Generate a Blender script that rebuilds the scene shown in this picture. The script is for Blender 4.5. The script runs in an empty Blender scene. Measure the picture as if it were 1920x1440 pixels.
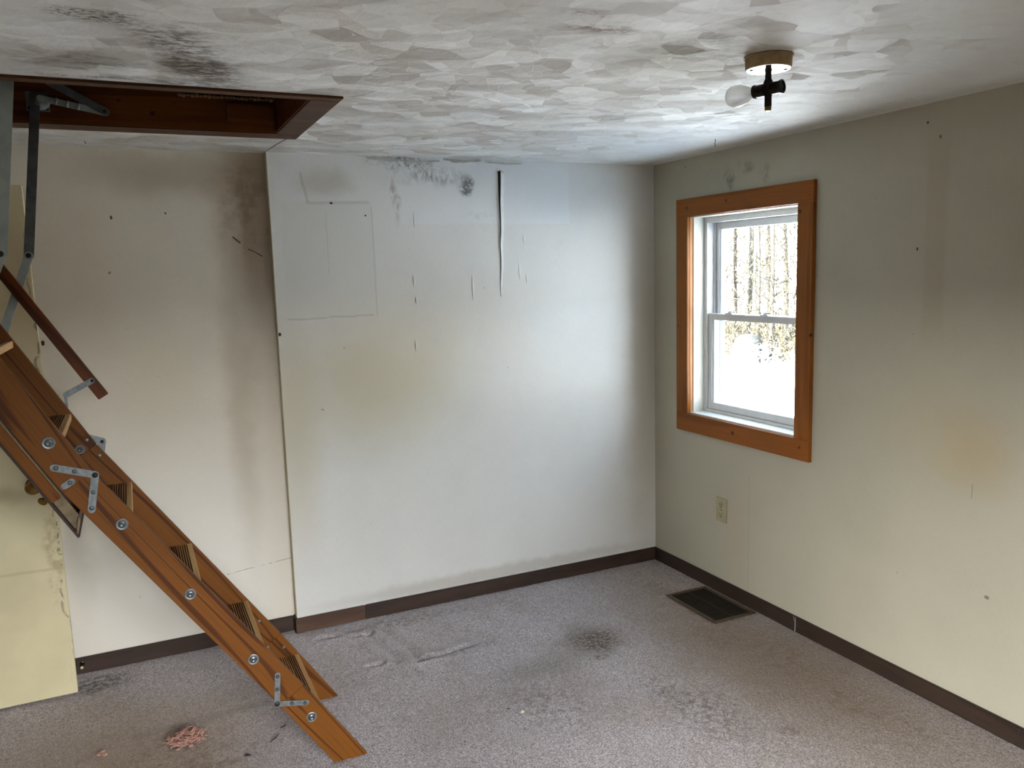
import bpy, bmesh, math, random
from mathutils import Vector, Matrix, noise

C = bpy.context.scene.collection
sc = bpy.context.scene
random.seed(7)

# ------------------------------------------------------------------ camera
cam_d = bpy.data.cameras.new('camera')
cam = bpy.data.objects.new('camera', cam_d)
C.objects.link(cam)
cam_d.sensor_fit = 'HORIZONTAL'
cam_d.sensor_width = 36.0
cam_d.lens = 1529.0970394576373 / 1920.0 * 36.0
cam_d.clip_start = 0.02
cam_d.clip_end = 400
CR = Vector((0.90428843, -0.42596598, -0.02855553))
CU = Vector((0.08275339, 0.10927384, 0.990561))
CF = Vector((0.41882492, 0.89811592, -0.1340652))
CP = Vector((-2.65300773, -3.78607165, 1.65773165))
cam.matrix_world = Matrix(((CR.x, CU.x, -CF.x, CP.x), (CR.y, CU.y, -CF.y, CP.y), (CR.z, CU.z, -CF.z, CP.z), (0, 0, 0, 1)))
sc.camera = cam

# ------------------------------------------------------------------ exposure, world, lights
sc.view_settings.view_transform = 'Standard'
sc.view_settings.look = 'None'
sc.view_settings.gamma = 1.0
sc.view_settings.exposure = 0.0
sc.view_settings.use_curve_mapping = False
sc.cycles.use_denoising = True
sc.cycles.use_adaptive_sampling = True
sc.cycles.adaptive_threshold = 0.05
sc.cycles.max_bounces = 8
sc.cycles.diffuse_bounces = 5
sc.cycles.transparent_max_bounces = 16
sc.cycles.sample_clamp_indirect = 0.0

world = bpy.data.worlds.new('winter_sky')
sc.world = world
world.use_nodes = True
wn = world.node_tree.nodes
wl = world.node_tree.links
wn.clear()
w_out = wn.new('ShaderNodeOutputWorld')
w_bg = wn.new('ShaderNodeBackground')
w_tc = wn.new('ShaderNodeTexCoord')
w_sep = wn.new('ShaderNodeSeparateXYZ')
w_ramp = wn.new('ShaderNodeValToRGB')
w_ramp.color_ramp.elements[0].position = 0.0
w_ramp.color_ramp.elements[0].color = (0.90, 0.95, 1.0, 1)
w_ramp.color_ramp.elements[1].position = 0.7
w_ramp.color_ramp.elements[1].color = (0.52, 0.72, 1.0, 1)
wl.new(w_tc.outputs['Generated'], w_sep.inputs[0])
wl.new(w_sep.outputs['Z'], w_ramp.inputs['Fac'])
wl.new(w_ramp.outputs['Color'], w_bg.inputs['Color'])
w_bg.inputs['Strength'].default_value = 11.5
wl.new(w_bg.outputs[0], w_out.inputs['Surface'])

SUN_STRENGTH = 155.0
sd = bpy.data.lights.new('sun', 'SUN')
sd.energy = SUN_STRENGTH
sd.angle = math.radians(0.6)
sd.color = (1.0, 0.97, 0.93)
sun = bpy.data.objects.new('sun', sd)
C.objects.link(sun)
sun.rotation_euler = Vector((0.85, 0.02, -0.55)).to_track_quat('-Z', 'Y').to_euler()

def area(name, loc, direction, sx, sy, energy, color, portal=False):
    d = bpy.data.lights.new(name, 'AREA')
    d.shape = 'RECTANGLE'
    d.size = sx
    d.size_y = sy
    d.energy = energy
    d.color = color
    o = bpy.data.objects.new(name, d)
    C.objects.link(o)
    o.location = loc
    o.rotation_euler = Vector(direction).to_track_quat('-Z', 'Y').to_euler()
    if portal:
        d.cycles.is_portal = True
    return o

# portal: guides the sky's own light through the window in the photograph
area('window_portal', (0.24, -0.70, 1.41), (-1, 0, 0), 0.9, 1.15, 1, (1, 1, 1), True)
# added fill lamps in dark boxes, standing in for sky behind the photographer
area('rear_fill_lamp', (-0.9, -11.2, 4.2), (-0.05, 1, -0.30), 4.6, 3.6, 2750, (0.97, 1.0, 1.04))
area('left_fill_lamp', (-9.8, -6.6, 4.2), (1, 0.45, -0.30), 3.8, 3.2, 3300, (0.97, 1.0, 1.0))

# ------------------------------------------------------------------ node helpers
class G:
    def __init__(self, name):
        self.m = bpy.data.materials.new(name)
        self.m.use_nodes = True
        self.t = self.m.node_tree
        self.t.nodes.clear()
        self.out = self.t.nodes.new('ShaderNodeOutputMaterial')
        self.b = self.t.nodes.new('ShaderNodeBsdfPrincipled')
        self.t.links.new(self.b.outputs[0], self.out.inputs['Surface'])
        self.tc = self.t.nodes.new('ShaderNodeTexCoord')
        self.P = self.tc.outputs['Object']

    def n(self, kind):
        return self.t.nodes.new(kind)

    def put(self, sock, v):
        if v is None:
            return
        if isinstance(v, bpy.types.NodeSocket):
            self.t.links.new(v, sock)
        elif isinstance(v, (tuple, list, Vector)):
            v = tuple(v)
            if len(sock.default_value) == 4 and len(v) == 3:
                v = v + (1,)
            sock.default_value = v
        else:
            sock.default_value = v

    def math(self, op, a, b=None, c=None, clamp=False):
        k = self.n('ShaderNodeMath')
        k.operation = op
        k.use_clamp = clamp
        for i, v in enumerate((a, b, c)):
            self.put(k.inputs[i], v)
        return k.outputs[0]

    def vm(self, op, a, b=None, s=None):
        k = self.n('ShaderNodeVectorMath')
        k.operation = op
        self.put(k.inputs[0], a)
        self.put(k.inputs[1], b)
        if s is not None:
            self.put(k.inputs['Scale'], s)
        return k.outputs['Value'] if op in ('LENGTH', 'DOT_PRODUCT', 'DISTANCE') else k.outputs['Vector']

    def noise(self, vec, scale, detail=3.0, rough=0.55, dist=0.0, color=False):
        k = self.n('ShaderNodeTexNoise')
        self.put(k.inputs['Vector'], vec)
        k.inputs['Scale'].default_value = scale
        k.inputs['Detail'].default_value = detail
        k.inputs['Roughness'].default_value = rough
        k.inputs['Distortion'].default_value = dist
        return k.outputs['Color'] if color else k.outputs['Fac']

    def rng(self, v, a, b, c=0.0, d=1.0, smooth=True):
        k = self.n('ShaderNodeMapRange')
        if smooth:
            k.interpolation_type = 'SMOOTHSTEP'
        self.put(k.inputs['Value'], v)
        k.inputs['From Min'].default_value = a
        k.inputs['From Max'].default_value = b
        k.inputs['To Min'].default_value = c
        k.inputs['To Max'].default_value = d
        return k.outputs[0]

    def mix(self, f, a, b, mode='MIX'):
        k = self.n('ShaderNodeMix')
        k.data_type = 'RGBA'
        k.blend_type = mode
        self.put(k.inputs[0], f)
        self.put(k.inputs[6], a)
        self.put(k.inputs[7], b)
        return k.outputs[2]

    def bump(self, h, strength=0.3, dist=0.01, prev=None):
        k = self.n('ShaderNodeBump')
        k.inputs['Strength'].default_value = strength
        k.inputs['Distance'].default_value = dist
        self.put(k.inputs['Height'], h)
        if prev is not None:
            self.put(k.inputs['Normal'], prev)
        return k.outputs[0]

    def scale(self, vec, s):
        return self.vm('MULTIPLY', vec, s)

    def blob(self, vec, c, r, soft=0.6):
        """1 inside an ellipsoid round c with radii r, falling to 0 at its rim"""
        inv = tuple(1.0 / x for x in r)
        d = self.vm('LENGTH', self.vm('MULTIPLY', self.vm('SUBTRACT', vec, c), inv))
        return self.rng(d, 1.0 - soft, 1.0, 1.0, 0.0)

    def seg(self, vec, a, b, w, soft=0.5):
        """1 on the segment a-b of half width w"""
        a = Vector(a); b = Vector(b); ba = b - a
        pa = self.vm('SUBTRACT', vec, tuple(a))
        h = self.math('DIVIDE', self.vm('DOT_PRODUCT', pa, tuple(ba)), ba.length_squared, clamp=True)
        k = self.vm('SCALE', tuple(ba), None, h)
        d = self.vm('LENGTH', self.vm('SUBTRACT', pa, k))
        return self.rng(d, w * (1 - soft), w, 1.0, 0.0)

    def wob(self, vec, scale, amp):
        """jittered coordinates; one noise per scale is shared by every stain of a material"""
        if amp == 0.0:
            return vec
        memo = self.__dict__.setdefault('memo', {})
        scale = 6.0 if 5.0 <= scale <= 9.0 else scale
        if scale not in memo:
            memo[scale] = self.vm('SUBTRACT', self.noise(vec, scale, 2.0, 0.6, color=True), (0.5, 0.5, 0.5))
        if (scale, amp) not in memo:
            memo[(scale, amp)] = self.vm('ADD', vec, self.vm('SCALE', memo[scale], None, amp))
        return memo[(scale, amp)]

    def done(self, color, rough=0.6, normal=None, metal=0.0, spec=None, coat=None):
        self.put(self.b.inputs['Base Color'], color)
        self.put(self.b.inputs['Roughness'], rough)
        self.put(self.b.inputs['Metallic'], metal)
        if normal is not None:
            self.put(self.b.inputs['Normal'], normal)
        if spec is not None:
            self.put(self.b.inputs['Specular IOR Level'], spec)
        if coat is not None:
            self.put(self.b.inputs['Coat Weight'], coat)
        return self.m


def lin(r, g, b):
    f = lambda x: (x / 255.0 / 12.92) if x / 255.0 <= 0.04045 else ((x / 255.0 + 0.055) / 1.055) ** 2.4
    return (f(r), f(g), f(b))


def linen(g, amount=0.035):
    """the faint cross-weave of the painted wall covering"""
    h = g.noise(g.scale(g.P, (40, 40, 700)), 1.0, 2.0)
    v = g.noise(g.scale(g.P, (600, 600, 30)), 1.0, 2.0)
    return g.math('ADD', h, v), amount


def wall_mat(name, base, stains_and_shade, rough=0.62, bump_dist=0.0012, mottled=0.05):
    """stains: list of (mask builder, colour, strength)"""
    g = G(name)
    weave, am = linen(g)
    big = g.noise(g.P, 1.6, 4.0, 0.6)
    col = g.mix(g.rng(big, 0.3, 0.75), base, tuple(c * (1 - mottled * 1.6) for c in base))
    wv = g.rng(weave, 0.7, 1.3, 0.0, 1.0)
    col = g.mix(g.math('MULTIPLY', wv, am * 2), col, (0.05, 0.045, 0.035))
    specks = g.rng(g.noise(g.P, 26.0, 1.0, 0.4), 0.80, 0.84)
    col = g.mix(g.math('MULTIPLY', specks, 0.8), col, (0.09, 0.07, 0.05))
    for fn, c, s in stains_and_shade:
        m = fn(g)
        col = g.mix(g.math('MULTIPLY', m, s), col, c)
    hgt = g.math('ADD', g.math('MULTIPLY', weave, 0.25), g.math('MULTIPLY', g.noise(g.P, 9.0, 4.0, 0.6), 1.6))
    return g.done(col, rough, g.bump(hgt, 0.45, bump_dist), spec=0.35)


def S(c, r, soft=0.6, wob=(6.0, 0.10)):
    return lambda g: g.blob(g.wob(g.P, *wob), c, r, soft)


def SM(c, r, soft=0.6, scale=60.0, lo=0.45, hi=0.65, stretch=(1, 1, 1), wob=(7.0, 0.12)):
    """a stain or patch of painted shade, broken up into speckles"""
    def f(g):
        m = g.blob(g.wob(g.P, *wob), c, r, soft)
        k = g.rng(g.noise(g.scale(g.P, stretch), scale, 4.0, 0.7), lo, hi)
        return g.math('MULTIPLY', m, k)
    return f


def L(a, b, w, soft=0.6, wob=(14.0, 0.012)):
    return lambda g: g.seg(g.wob(g.P, *wob), a, b, w, soft)


def LM(a, b, w, scale, lo, hi, stretch=(1, 1, 1), wob=(7.0, 0.10)):
    def f(g):
        m = g.seg(g.wob(g.P, *wob), a, b, w, 0.9)
        return g.math('MULTIPLY', m, g.rng(g.noise(g.scale(g.P, stretch), scale, 4.0, 0.7), lo, hi))
    return f


def R4(c, r, soft=0.08):
    """soft-edged rectangle: max of the axis distances"""
    def f(g):
        v = g.vm('ABSOLUTE', g.vm('MULTIPLY', g.vm('SUBTRACT', g.wob(g.P, 5.0, 0.015), c), tuple(1.0 / x for x in r)))
        k = g.n('ShaderNodeSeparateXYZ')
        g.put(k.inputs[0], v)
        d = g.math('MAXIMUM', g.math('MAXIMUM', k.outputs[0], k.outputs[1]), k.outputs[2])
        return g.rng(d, 1.0 - soft, 1.0, 1.0, 0.0)
    return f


OLIVE = lin(120, 112, 80)
BROWN = lin(110, 88, 62)
MOLD = lin(58, 52, 42)
YEL = lin(190, 176, 128)
WHITE_P = lin(226, 224, 214)

# ------------------------------------------------------------------ wall materials
M = {}
M['back'] = wall_mat('painted_linen_wall', lin(230, 228, 221), [
    (S((-1.62, 0, 1.16), (0.66, 1, 0.50), 0.95), YEL, 0.55),
    (S((-1.30, 0, 1.42), (0.80, 1, 0.40), 0.95), lin(205, 186, 152), 0.22),
    (S((-1.99, 0, 0.95), (0.16, 1, 0.85), 0.95), lin(196, 182, 140), 0.45),
    (R4((-1.79, 0, 1.745), (0.215, 1, 0.268), 0.06), lin(214, 212, 200), 0.35),
    (R4((-0.99, 0, 2.06), (0.47, 1, 0.158), 0.05), lin(232, 236, 236), 0.35),
    (S((-1.80, 0, 2.09), (0.19, 1, 0.09), 0.8), lin(150, 136, 104), 0.35),
    (L((-1.905, 0, 2.13), (-1.88, 0, 2.01), 0.012, 0.9), BROWN, 0.22),
    (L((-1.88, 0, 2.00), (-1.60, 0, 2.005), 0.012, 0.9), BROWN, 0.20),
    (L((-1.585, 0, 1.98), (-1.582, 0, 1.48), 0.006, 0.8), BROWN, 0.16),
    (L((-2.00, 0, 1.478), (-1.60, 0, 1.484), 0.006, 0.8), BROWN, 0.24),
    (L((-1.80, 0, 1.96), (-1.80, 0, 1.68), 0.004, 0.8), BROWN, 0.16),
    (SM((-1.42, 0, 2.185), (0.24, 1, 0.045), 0.8, 30, 0.42, 0.62, (1, 1, 1)), MOLD, 0.72),
    (SM((-1.27, 0, 2.13), (0.20, 1, 0.055), 0.9, 34, 0.38, 0.62, (1.2, 1, 0.5)), MOLD, 0.65),
    (SM((-1.115, 0, 2.095), (0.055, 1, 0.065), 0.7, 45, 0.30, 0.55), lin(48, 42, 30), 0.80),
    (SM((-1.46, 0, 2.04), (0.022, 1, 0.17), 0.8, 40, 0.36, 0.6, (1, 1, 0.5)), BROWN, 0.45),
    (SM((-1.05, 0, 1.93), (0.14, 1, 0.08), 0.8, 30, 0.5, 0.65), BROWN, 0.14),
    (SM((-1.3, 0, 0.5), (1.2, 1, 0.5), 0.5, 22, 0.70, 0.76), BROWN, 0.45),
    (S((-1.0, 0, 0.10), (1.2, 1, 0.055), 0.7, (14.0, 0.05)), lin(170, 158, 138), 0.45),
    (S((-0.05, 0, 1.0), (0.22, 1, 1.5), 0.9), lin(170, 156, 128), 0.45),  # yellowish corner grime, with the corner's shade painted in
    (S((-2.04, 0, 1.415), (0.010, 1, 0.010), 0.4, (1.0, 0.0)), (0.01, 0.01, 0.01), 1.0),
    (S((-1.772, 0, 2.0), (0.009, 1, 0.006), 0.4, (1.0, 0.0)), (0.01, 0.01, 0.01), 1.0),
    (S((-1.615, 0, 1.945), (0.005, 1, 0.005), 0.4, (1.0, 0.0)), (0.01, 0.01, 0.01), 1.0),
])

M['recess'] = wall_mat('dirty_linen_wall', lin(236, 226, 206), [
    (S((-2.55, 0.045, 0.35), (0.95, 1, 0.95), 0.95), lin(240, 235, 224), 0.80),
    (S((-2.12, 0.045, 1.95), (0.24, 1, 0.55), 0.9), lin(160, 136, 106), 0.62),  # brown dirt and the soft shade up here, both in one tone
    (S((-2.40, 0.045, 2.12), (0.60, 1, 0.16), 0.9), lin(146, 126, 96), 0.50),
    (S((-2.22, 0.045, 1.15), (0.11, 1, 1.05), 0.95), lin(178, 164, 138), 0.5),  # soft upright shadow of the ladder, painted into the wall colour
    (S((-2.80, 0.045, 1.75), (0.22, 1, 0.6), 0.95), lin(214, 194, 164), 0.30),
    (S((-2.56, 0.045, 1.25), (0.22, 1, 0.35), 0.95), lin(224, 210, 176), 0.35),
    (S((-2.93, 0.045, 0.8), (0.10, 1, 0.7), 0.95), lin(160, 152, 140), 0.50),
    (SM((-2.10, 0.045, 1.97), (0.26, 1, 0.30), 0.8, 12, 0.42, 0.62), lin(120, 100, 76), 0.35),
    (L((-2.205, 0.045, 1.852), (-2.178, 0.045, 1.828), 0.0045, 0.4, (1.0, 0.0)), (0.03, 0.02, 0.015), 0.85),
    (L((-2.140, 0.045, 1.800), (-2.088, 0.045, 1.766), 0.0032, 0.5), (0.03, 0.02, 0.015), 0.85),
    (L((-2.34, 0.045, 0.325), (-2.05, 0.045, 0.352), 0.0016, 0.5), (0.12, 0.10, 0.08), 0.75),
    (SM((-2.55, 0.045, 0.4), (0.6, 1, 0.5), 0.5, 20, 0.70, 0.74), BROWN, 0.6),
    (S((-2.683, 0.045, 1.936), (0.006, 1, 0.010), 0.4, (1.0, 0.0)), (0.02, 0.015, 0.01), 0.9),
    (S((-2.473, 0.045, 1.955), (0.005, 1, 0.005), 0.4, (1.0, 0.0)), (0.02, 0.015, 0.01), 0.9),
])

M['hidden'] = wall_mat('dark_unseen_wall', lin(128, 124, 112), [])  # unseen walls, coloured dark to cut bounced light

M['right'] = wall_mat('greyed_linen_wall', lin(190, 183, 162), [
    (S((0, -1.93, 0.98), (1, 0.24, 0.22), 0.95), lin(176, 152, 112), 0.48),
    (S((0, -1.78, 1.05), (1, 0.40, 0.30), 0.95), lin(190, 174, 140), 0.35),
    (R4((0, -1.74, 1.75), (1, 0.055, 0.45), 0.5), lin(170, 150, 126), 0.28),
    (S((0, -0.55, 0.95), (1, 0.35, 0.9), 0.95), lin(182, 172, 148), 0.15),
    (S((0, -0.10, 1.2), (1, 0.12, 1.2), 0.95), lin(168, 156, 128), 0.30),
    (SM((0, -0.62, 2.07), (1, 0.045, 0.075), 0.8, 26, 0.36, 0.60), MOLD, 0.60),
    (SM((0, -0.74, 2.13), (1, 0.08, 0.05), 0.9, 22, 0.36, 0.62), MOLD, 0.48),
    (SM((0, -0.87, 2.08), (1, 0.05, 0.06), 0.9, 22, 0.38, 0.62), MOLD, 0.50),
    (S((0, -0.4, 2.1), (1, 0.5, 0.14), 0.9), lin(170, 160, 140), 0.25),
    (L((0, -0.78, 0.66), (0, -0.78, 0.05), 0.004, 0.8), lin(140, 128, 110), 0.30),
    (S((0, -0.68, 0.30), (1, 0.14, 0.45), 0.9), lin(186, 168, 146), 0.35),
    (S((0, -0.20, 0.18), (1, 0.30, 0.14), 0.9), lin(176, 168, 146), 0.25),
    (S((0, -2.0, 0.48), (1, 0.013, 0.009), 0.5, (30.0, 0.006)), lin(90, 86, 76), 0.75),
    (S((0, -1.667, 1.705), (1, 0.005, 0.008), 0.4, (1.0, 0.0)), (0.03, 0.025, 0.02), 0.9),
    (S((0, -1.691, 2.152), (1, 0.006, 0.006), 0.4, (1.0, 0.0)), (0.03, 0.025, 0.02), 0.9),
    (L((0, -1.925, 0.87), (0, -1.925, 0.82), 0.003, 0.6), lin(130, 122, 104), 0.6),
    (SM((0, -1.2, 1.0), (1, 1.4, 1.2), 0.3, 17, 0.71, 0.745), BROWN, 0.55),
])

# ceiling: skip-trowel fans, water stains, painted shade
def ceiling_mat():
    g = G('trowelled_ceiling_plaster')
    p = g.wob(g.P, 3.0, 0.10)
    def fans(scale, turn):
        k = g.n('ShaderNodeTexVoronoi')
        k.feature = 'F1'
        g.put(k.inputs['Vector'], g.scale(p, (1.0, 1.25, 1.0)))
        k.inputs['Scale'].default_value = scale
        k.inputs['Randomness'].default_value = 1.0
        off = g.vm('SUBTRACT', g.scale(p, (1.0, 1.25, 1.0)), g.vm('SCALE', k.outputs['Position'], None, 1.0))
        d = g.vm('SUBTRACT', k.outputs['Color'], turn)
        return g.math('MULTIPLY', g.vm('DOT_PRODUCT', off, d), 1.0), k.outputs['Distance']
    a, da = fans(8.0, (0.5, 0.75, 0.5))
    b, db = fans(13.0, (0.25, 0.5, 0.5))
    h = g.math('ADD', g.math('MULTIPLY', a, 1.0), g.math('MULTIPLY', b, 0.7))
    h = g.math('ADD', h, g.math('MULTIPLY', g.noise(g.P, 40.0, 4.0, 0.6), 0.006))
    base = lin(232, 232, 228)
    col = g.mix(g.rng(g.noise(g.P, 1.3, 4.0, 0.6), 0.35, 0.7), base, lin(224, 222, 214))
    col = g.mix(g.math('MULTIPLY', g.rng(g.noise(g.scale(g.P, (1, 2.2, 1)), 7.0, 5.0, 0.7), 0.55, 0.8), 0.35), col, lin(168, 160, 146))
    z = 2.218
    stains_and_shade = [
        (S((-2.74, -1.43, z), (0.22, 0.13, 1), 0.9), OLIVE, 0.40),
        (SM((-2.70, -1.38, z), (0.22, 0.12, 1), 0.8, 14, 0.45, 0.62, (1, 2.2, 1)), lin(86, 80, 58), 0.55),
        (SM((-2.66, -1.80, z), (0.13, 0.07, 1), 0.7, 55, 0.47, 0.58, (1, 1.8, 1)), lin(40, 36, 26), 0.85),
        (S((-2.66, -1.80, z), (0.14, 0.08, 1), 0.9), OLIVE, 0.25),
        (S((-2.45, -1.42, z), (0.17, 0.20, 1), 0.9), lin(150, 132, 108), 0.45),
        (SM((-2.43, -1.40, z), (0.14, 0.17, 1), 0.8, 38, 0.45, 0.60, (1, 2.0, 1)), lin(56, 44, 30), 0.75),
        (LM((-2.52, -1.70, z), (-2.36, -1.25, z), 0.13, 34, 0.42, 0.58, (1, 2.0, 1)), lin(58, 46, 32), 0.72),
        (SM((-2.6, -1.23, z), (0.45, 0.035, 1), 0.8, 30, 0.42, 0.60, (1, 1, 1)), lin(60, 58, 44), 0.6),
        (SM((-1.60, -2.07, z), (0.14, 0.04, 1), 0.8, 26, 0.40, 0.58, (1, 2, 1)), lin(116, 92, 58), 0.80),
        (SM((-1.68, -2.17, z), (0.10, 0.03, 1), 0.8, 30, 0.45, 0.60, (1, 2, 1)), BROWN, 0.45),
        (S((-1.16, -1.93, z), (0.42, 0.30, 1), 0.95), lin(140, 128, 90), 0.60),
        (SM((-1.20, -1.98, z), (0.36, 0.20, 1), 0.9, 9, 0.40, 0.62, (1, 2, 1)), lin(104, 92, 62), 0.48),
        (SM((-1.6, -1.2, z), (0.75, 0.5, 1), 0.7, 13, 0.60, 0.72, (1, 2.6, 1)), lin(120, 100, 80), 0.45),
        (S((-0.45, -2.7, z), (1.1, 1.0, 1), 0.95, (2.0, 0.3)), lin(176, 174, 162), 0.45),  # broad painted shade that dims the right side of the ceiling
        (S((-0.05, -1.0, z), (0.16, 2.0, 1), 0.9, (5.0, 0.03)), lin(176, 166, 146), 0.55),  # dim band along the window wall, shade put into the colour
        (L((-0.156, -1.63, z), (-0.146, -1.80, z), 0.0025, 0.5, (9.0, 0.02)), (0.05, 0.04, 0.03), 0.8),
        (L((-2.05, -0.02, z), (-2.02, -0.40, z), 0.006, 0.5, (9.0, 0.02)), (0.08, 0.07, 0.06), 0.8),
        (L((-1.985, -1.17, z), (-1.93, -1.23, z), 0.004, 0.5, (9.0, 0.03)), (0.06, 0.05, 0.04), 0.8),
        (S((-1.97, -1.15, z), (0.04, 0.05, 1), 0.5, (9.0, 0.05)), lin(228, 224, 214), 0.7),
    ]
    for fn, c, s in stains_and_shade:
        col = g.mix(g.math('MULTIPLY', fn(g), s), col, c)
    return g.done(col, 0.7, g.bump(h, 1.0, 0.34), spec=0.3)
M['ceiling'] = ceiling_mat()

# carpet
def carpet_mat():
    g = G('beige_cut_pile_carpet')
    fine = g.noise(g.P, 190.0, 3.0, 0.75)
    mid = g.noise(g.P, 60.0, 3.0, 0.6)
    col = g.mix(g.rng(fine, 0.32, 0.68), lin(132, 122, 122), lin(232, 223, 222))
    col = g.mix(g.math('MULTIPLY', g.rng(mid, 0.40, 0.72), 0.35), col, lin(150, 134, 122))
    col = g.mix(g.math('MULTIPLY', g.rng(g.noise(g.P, 2.4, 4.0, 0.6), 0.42, 0.72), 0.35), col, lin(146, 128, 110))
    spots = g.rng(g.noise(g.P, 34.0, 2.0, 0.5), 0.74, 0.80)
    col = g.mix(g.math('MULTIPLY', spots, 0.65), col, lin(72, 60, 48))
    D = lin(86, 74, 58)
    stains_and_shade = [
        (S((-0.86, -0.72, 0), (0.24, 0.24, 1), 0.95), lin(120, 106, 90), 0.55),
        (SM((-0.86, -0.74, 0), (0.16, 0.19, 1), 0.8, 70, 0.42, 0.60), lin(66, 52, 34), 0.80),
        (SM((-0.93, -0.90, 0), (0.06, 0.05, 1), 0.8, 40, 0.40, 0.58), D, 0.6),
        (S((-1.15, -0.85, 0), (0.40, 0.14, 1), 0.95), lin(130, 120, 108), 0.40),
        (SM((-1.40, -0.55, 0), (0.30, 0.05, 1), 0.9, 34, 0.42, 0.62), D, 0.45),
        (SM((-0.80, -1.45, 0), (0.20, 0.34, 1), 0.9, 30, 0.42, 0.62), D, 0.55),
        (SM((-0.86, -1.24, 0), (0.12, 0.20, 1), 0.9, 46, 0.44, 0.62), D, 0.45),
        (SM((-1.30, -1.15, 0), (0.22, 0.36, 1), 0.9, 26, 0.46, 0.66), D, 0.42),
        (SM((-2.65, -0.95, 0), (0.50, 0.28, 1), 0.9, 16, 0.44, 0.64), lin(112, 96, 74), 0.55),
        (SM((-2.65, -0.85, 0), (0.45, 0.26, 1), 0.9, 42, 0.52, 0.64), D, 0.60),
        (SM((-2.88, -0.10, 0), (0.16, 0.12, 1), 0.8, 40, 0.36, 0.60), lin(70, 60, 46), 0.75),  # shadow behind the open door, painted as dark speckle
        (SM((-1.5, -0.12, 0), (0.7, 0.09, 1), 0.8, 40, 0.40, 0.62), D, 0.42),
        (SM((-0.25, -1.3, 0), (0.16, 1.6, 1), 0.8, 20, 0.46, 0.66), lin(120, 104, 86), 0.50),
        (SM((-0.62, -1.70, 0), (0.07, 0.05, 1), 0.8, 40, 0.36, 0.58), D, 0.5),
        (SM((-0.38, -1.0, 0), (0.10, 0.16, 1), 0.8, 50, 0.44, 0.60), D, 0.45),
        (S((-0.30, -1.3, 0), (0.75, 1.7, 1), 0.95), lin(124, 105, 84), 0.75),
        (S((-2.80, -0.75, 0), (0.85, 0.75, 1), 0.95), lin(158, 134, 104), 0.60),
        (L((-2.29, -0.6, 0), (-2.75, -0.62, 0), 0.05, 0.95), lin(120, 108, 100), 0.25),  # ladder's shadow running left, painted into the carpet
    ]
    for fn, c, s in stains_and_shade:
        col = g.mix(g.math('MULTIPLY', fn(g), s), col, c)
    h = g.math('ADD', g.math('MULTIPLY', fine, 1.0), g.math('MULTIPLY', mid, 1.2))
    return g.done(col, 0.95, g.bump(h, 0.9, 0.007), spec=0.1)
M['carpet'] = carpet_mat()

# wood: grain runs along the object's own axis `ax`
def wood(name, light, dark, ax=0, rings=7.0, rough=0.42, across=6.0, amount=0.75, knots=(), coat=0.0, along=0.7, seed=0.0, sharp=False):
    g = G(name)
    oi = g.n('ShaderNodeObjectInfo')
    off = g.vm('SCALE', (7.3, 3.1, 5.7), None, g.math('ADD', oi.outputs['Random'], seed))
    s1 = [across] * 3
    s1[ax] = along
    s2 = [160.0] * 3
    s2[ax] = 3.0
    p = g.vm('ADD', g.P, off)
    base = g.noise(g.scale(p, tuple(s1)), 1.0, 1.5, 0.45, 0.25)
    wave = g.math('SINE', g.math('MULTIPLY', base, rings * 6.283))
    ln = g.rng(wave, 0.55 if sharp else 0.15, 0.99)
    fib = g.noise(g.scale(p, tuple(s2)), 1.0, 3.0, 0.7)
    col = g.mix(g.math('MULTIPLY', ln, amount), light, dark)
    col = g.mix(g.math('MULTIPLY', g.rng(fib, 0.35, 0.75), 0.35), col, tuple(c * 0.55 for c in dark))
    tone = g.rng(g.noise(g.scale(p, (2, 2, 2)), 1.0, 3.0), 0.35, 0.7)
    col = g.mix(g.math('MULTIPLY', tone, 0.30), col, tuple(c * 0.6 for c in light))
    for c, r in knots:
        kk = g.blob(g.wob(g.P, 20.0, 0.01), c, (r, r, r), 0.7)
        col = g.mix(g.math('MULTIPLY', kk, 0.9), col, lin(48, 22, 10))
    return g.done(col, rough, g.bump(fib, 0.12, 0.001), coat=coat, spec=0.22)

M['stair'] = wood('stained_fir', lin(124, 74, 20), lin(68, 32, 6), rings=8.0, across=12.0, amount=0.85, coat=0.0, along=0.5, sharp=True, rough=0.5)
M['stair_edge'] = wood('stained_fir_edge', lin(170, 112, 56), lin(130, 78, 34), rings=8.0, across=22.0, amount=0.5)
M['rail'] = wood('dark_stained_rail', lin(112, 58, 20), lin(66, 30, 8), rings=4.0, across=12.0)
M['tread_light'] = wood('bare_pine_edge', lin(206, 166, 112), lin(168, 122, 72), ax=1, rings=3.0, across=14, coat=0.0, rough=0.6)
M['tread'] = wood('grooved_tread_wood', lin(168, 120, 72), lin(108, 66, 34), ax=1, rings=5.0, across=14, coat=0.0, rough=0.6)
M['groove'] = wood('dirt_filled_groove', lin(64, 42, 24), lin(36, 22, 12), ax=1, coat=0.0, rough=0.8)
M['hatch'] = wood('red_brown_frame_board', lin(112, 64, 22), lin(72, 36, 10), rings=4.0, across=8, rough=0.4,
                  knots=(((-2.515, -0.51, 2.262), 0.014), ((-2.62, -0.51, 2.30), 0.010), ((-2.44, -0.51, 2.30), 0.010)))
M['hatch_trim'] = wood('dark_casing_board', lin(92, 58, 32), lin(58, 34, 18), rings=4.0, across=10, rough=0.5)
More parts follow.
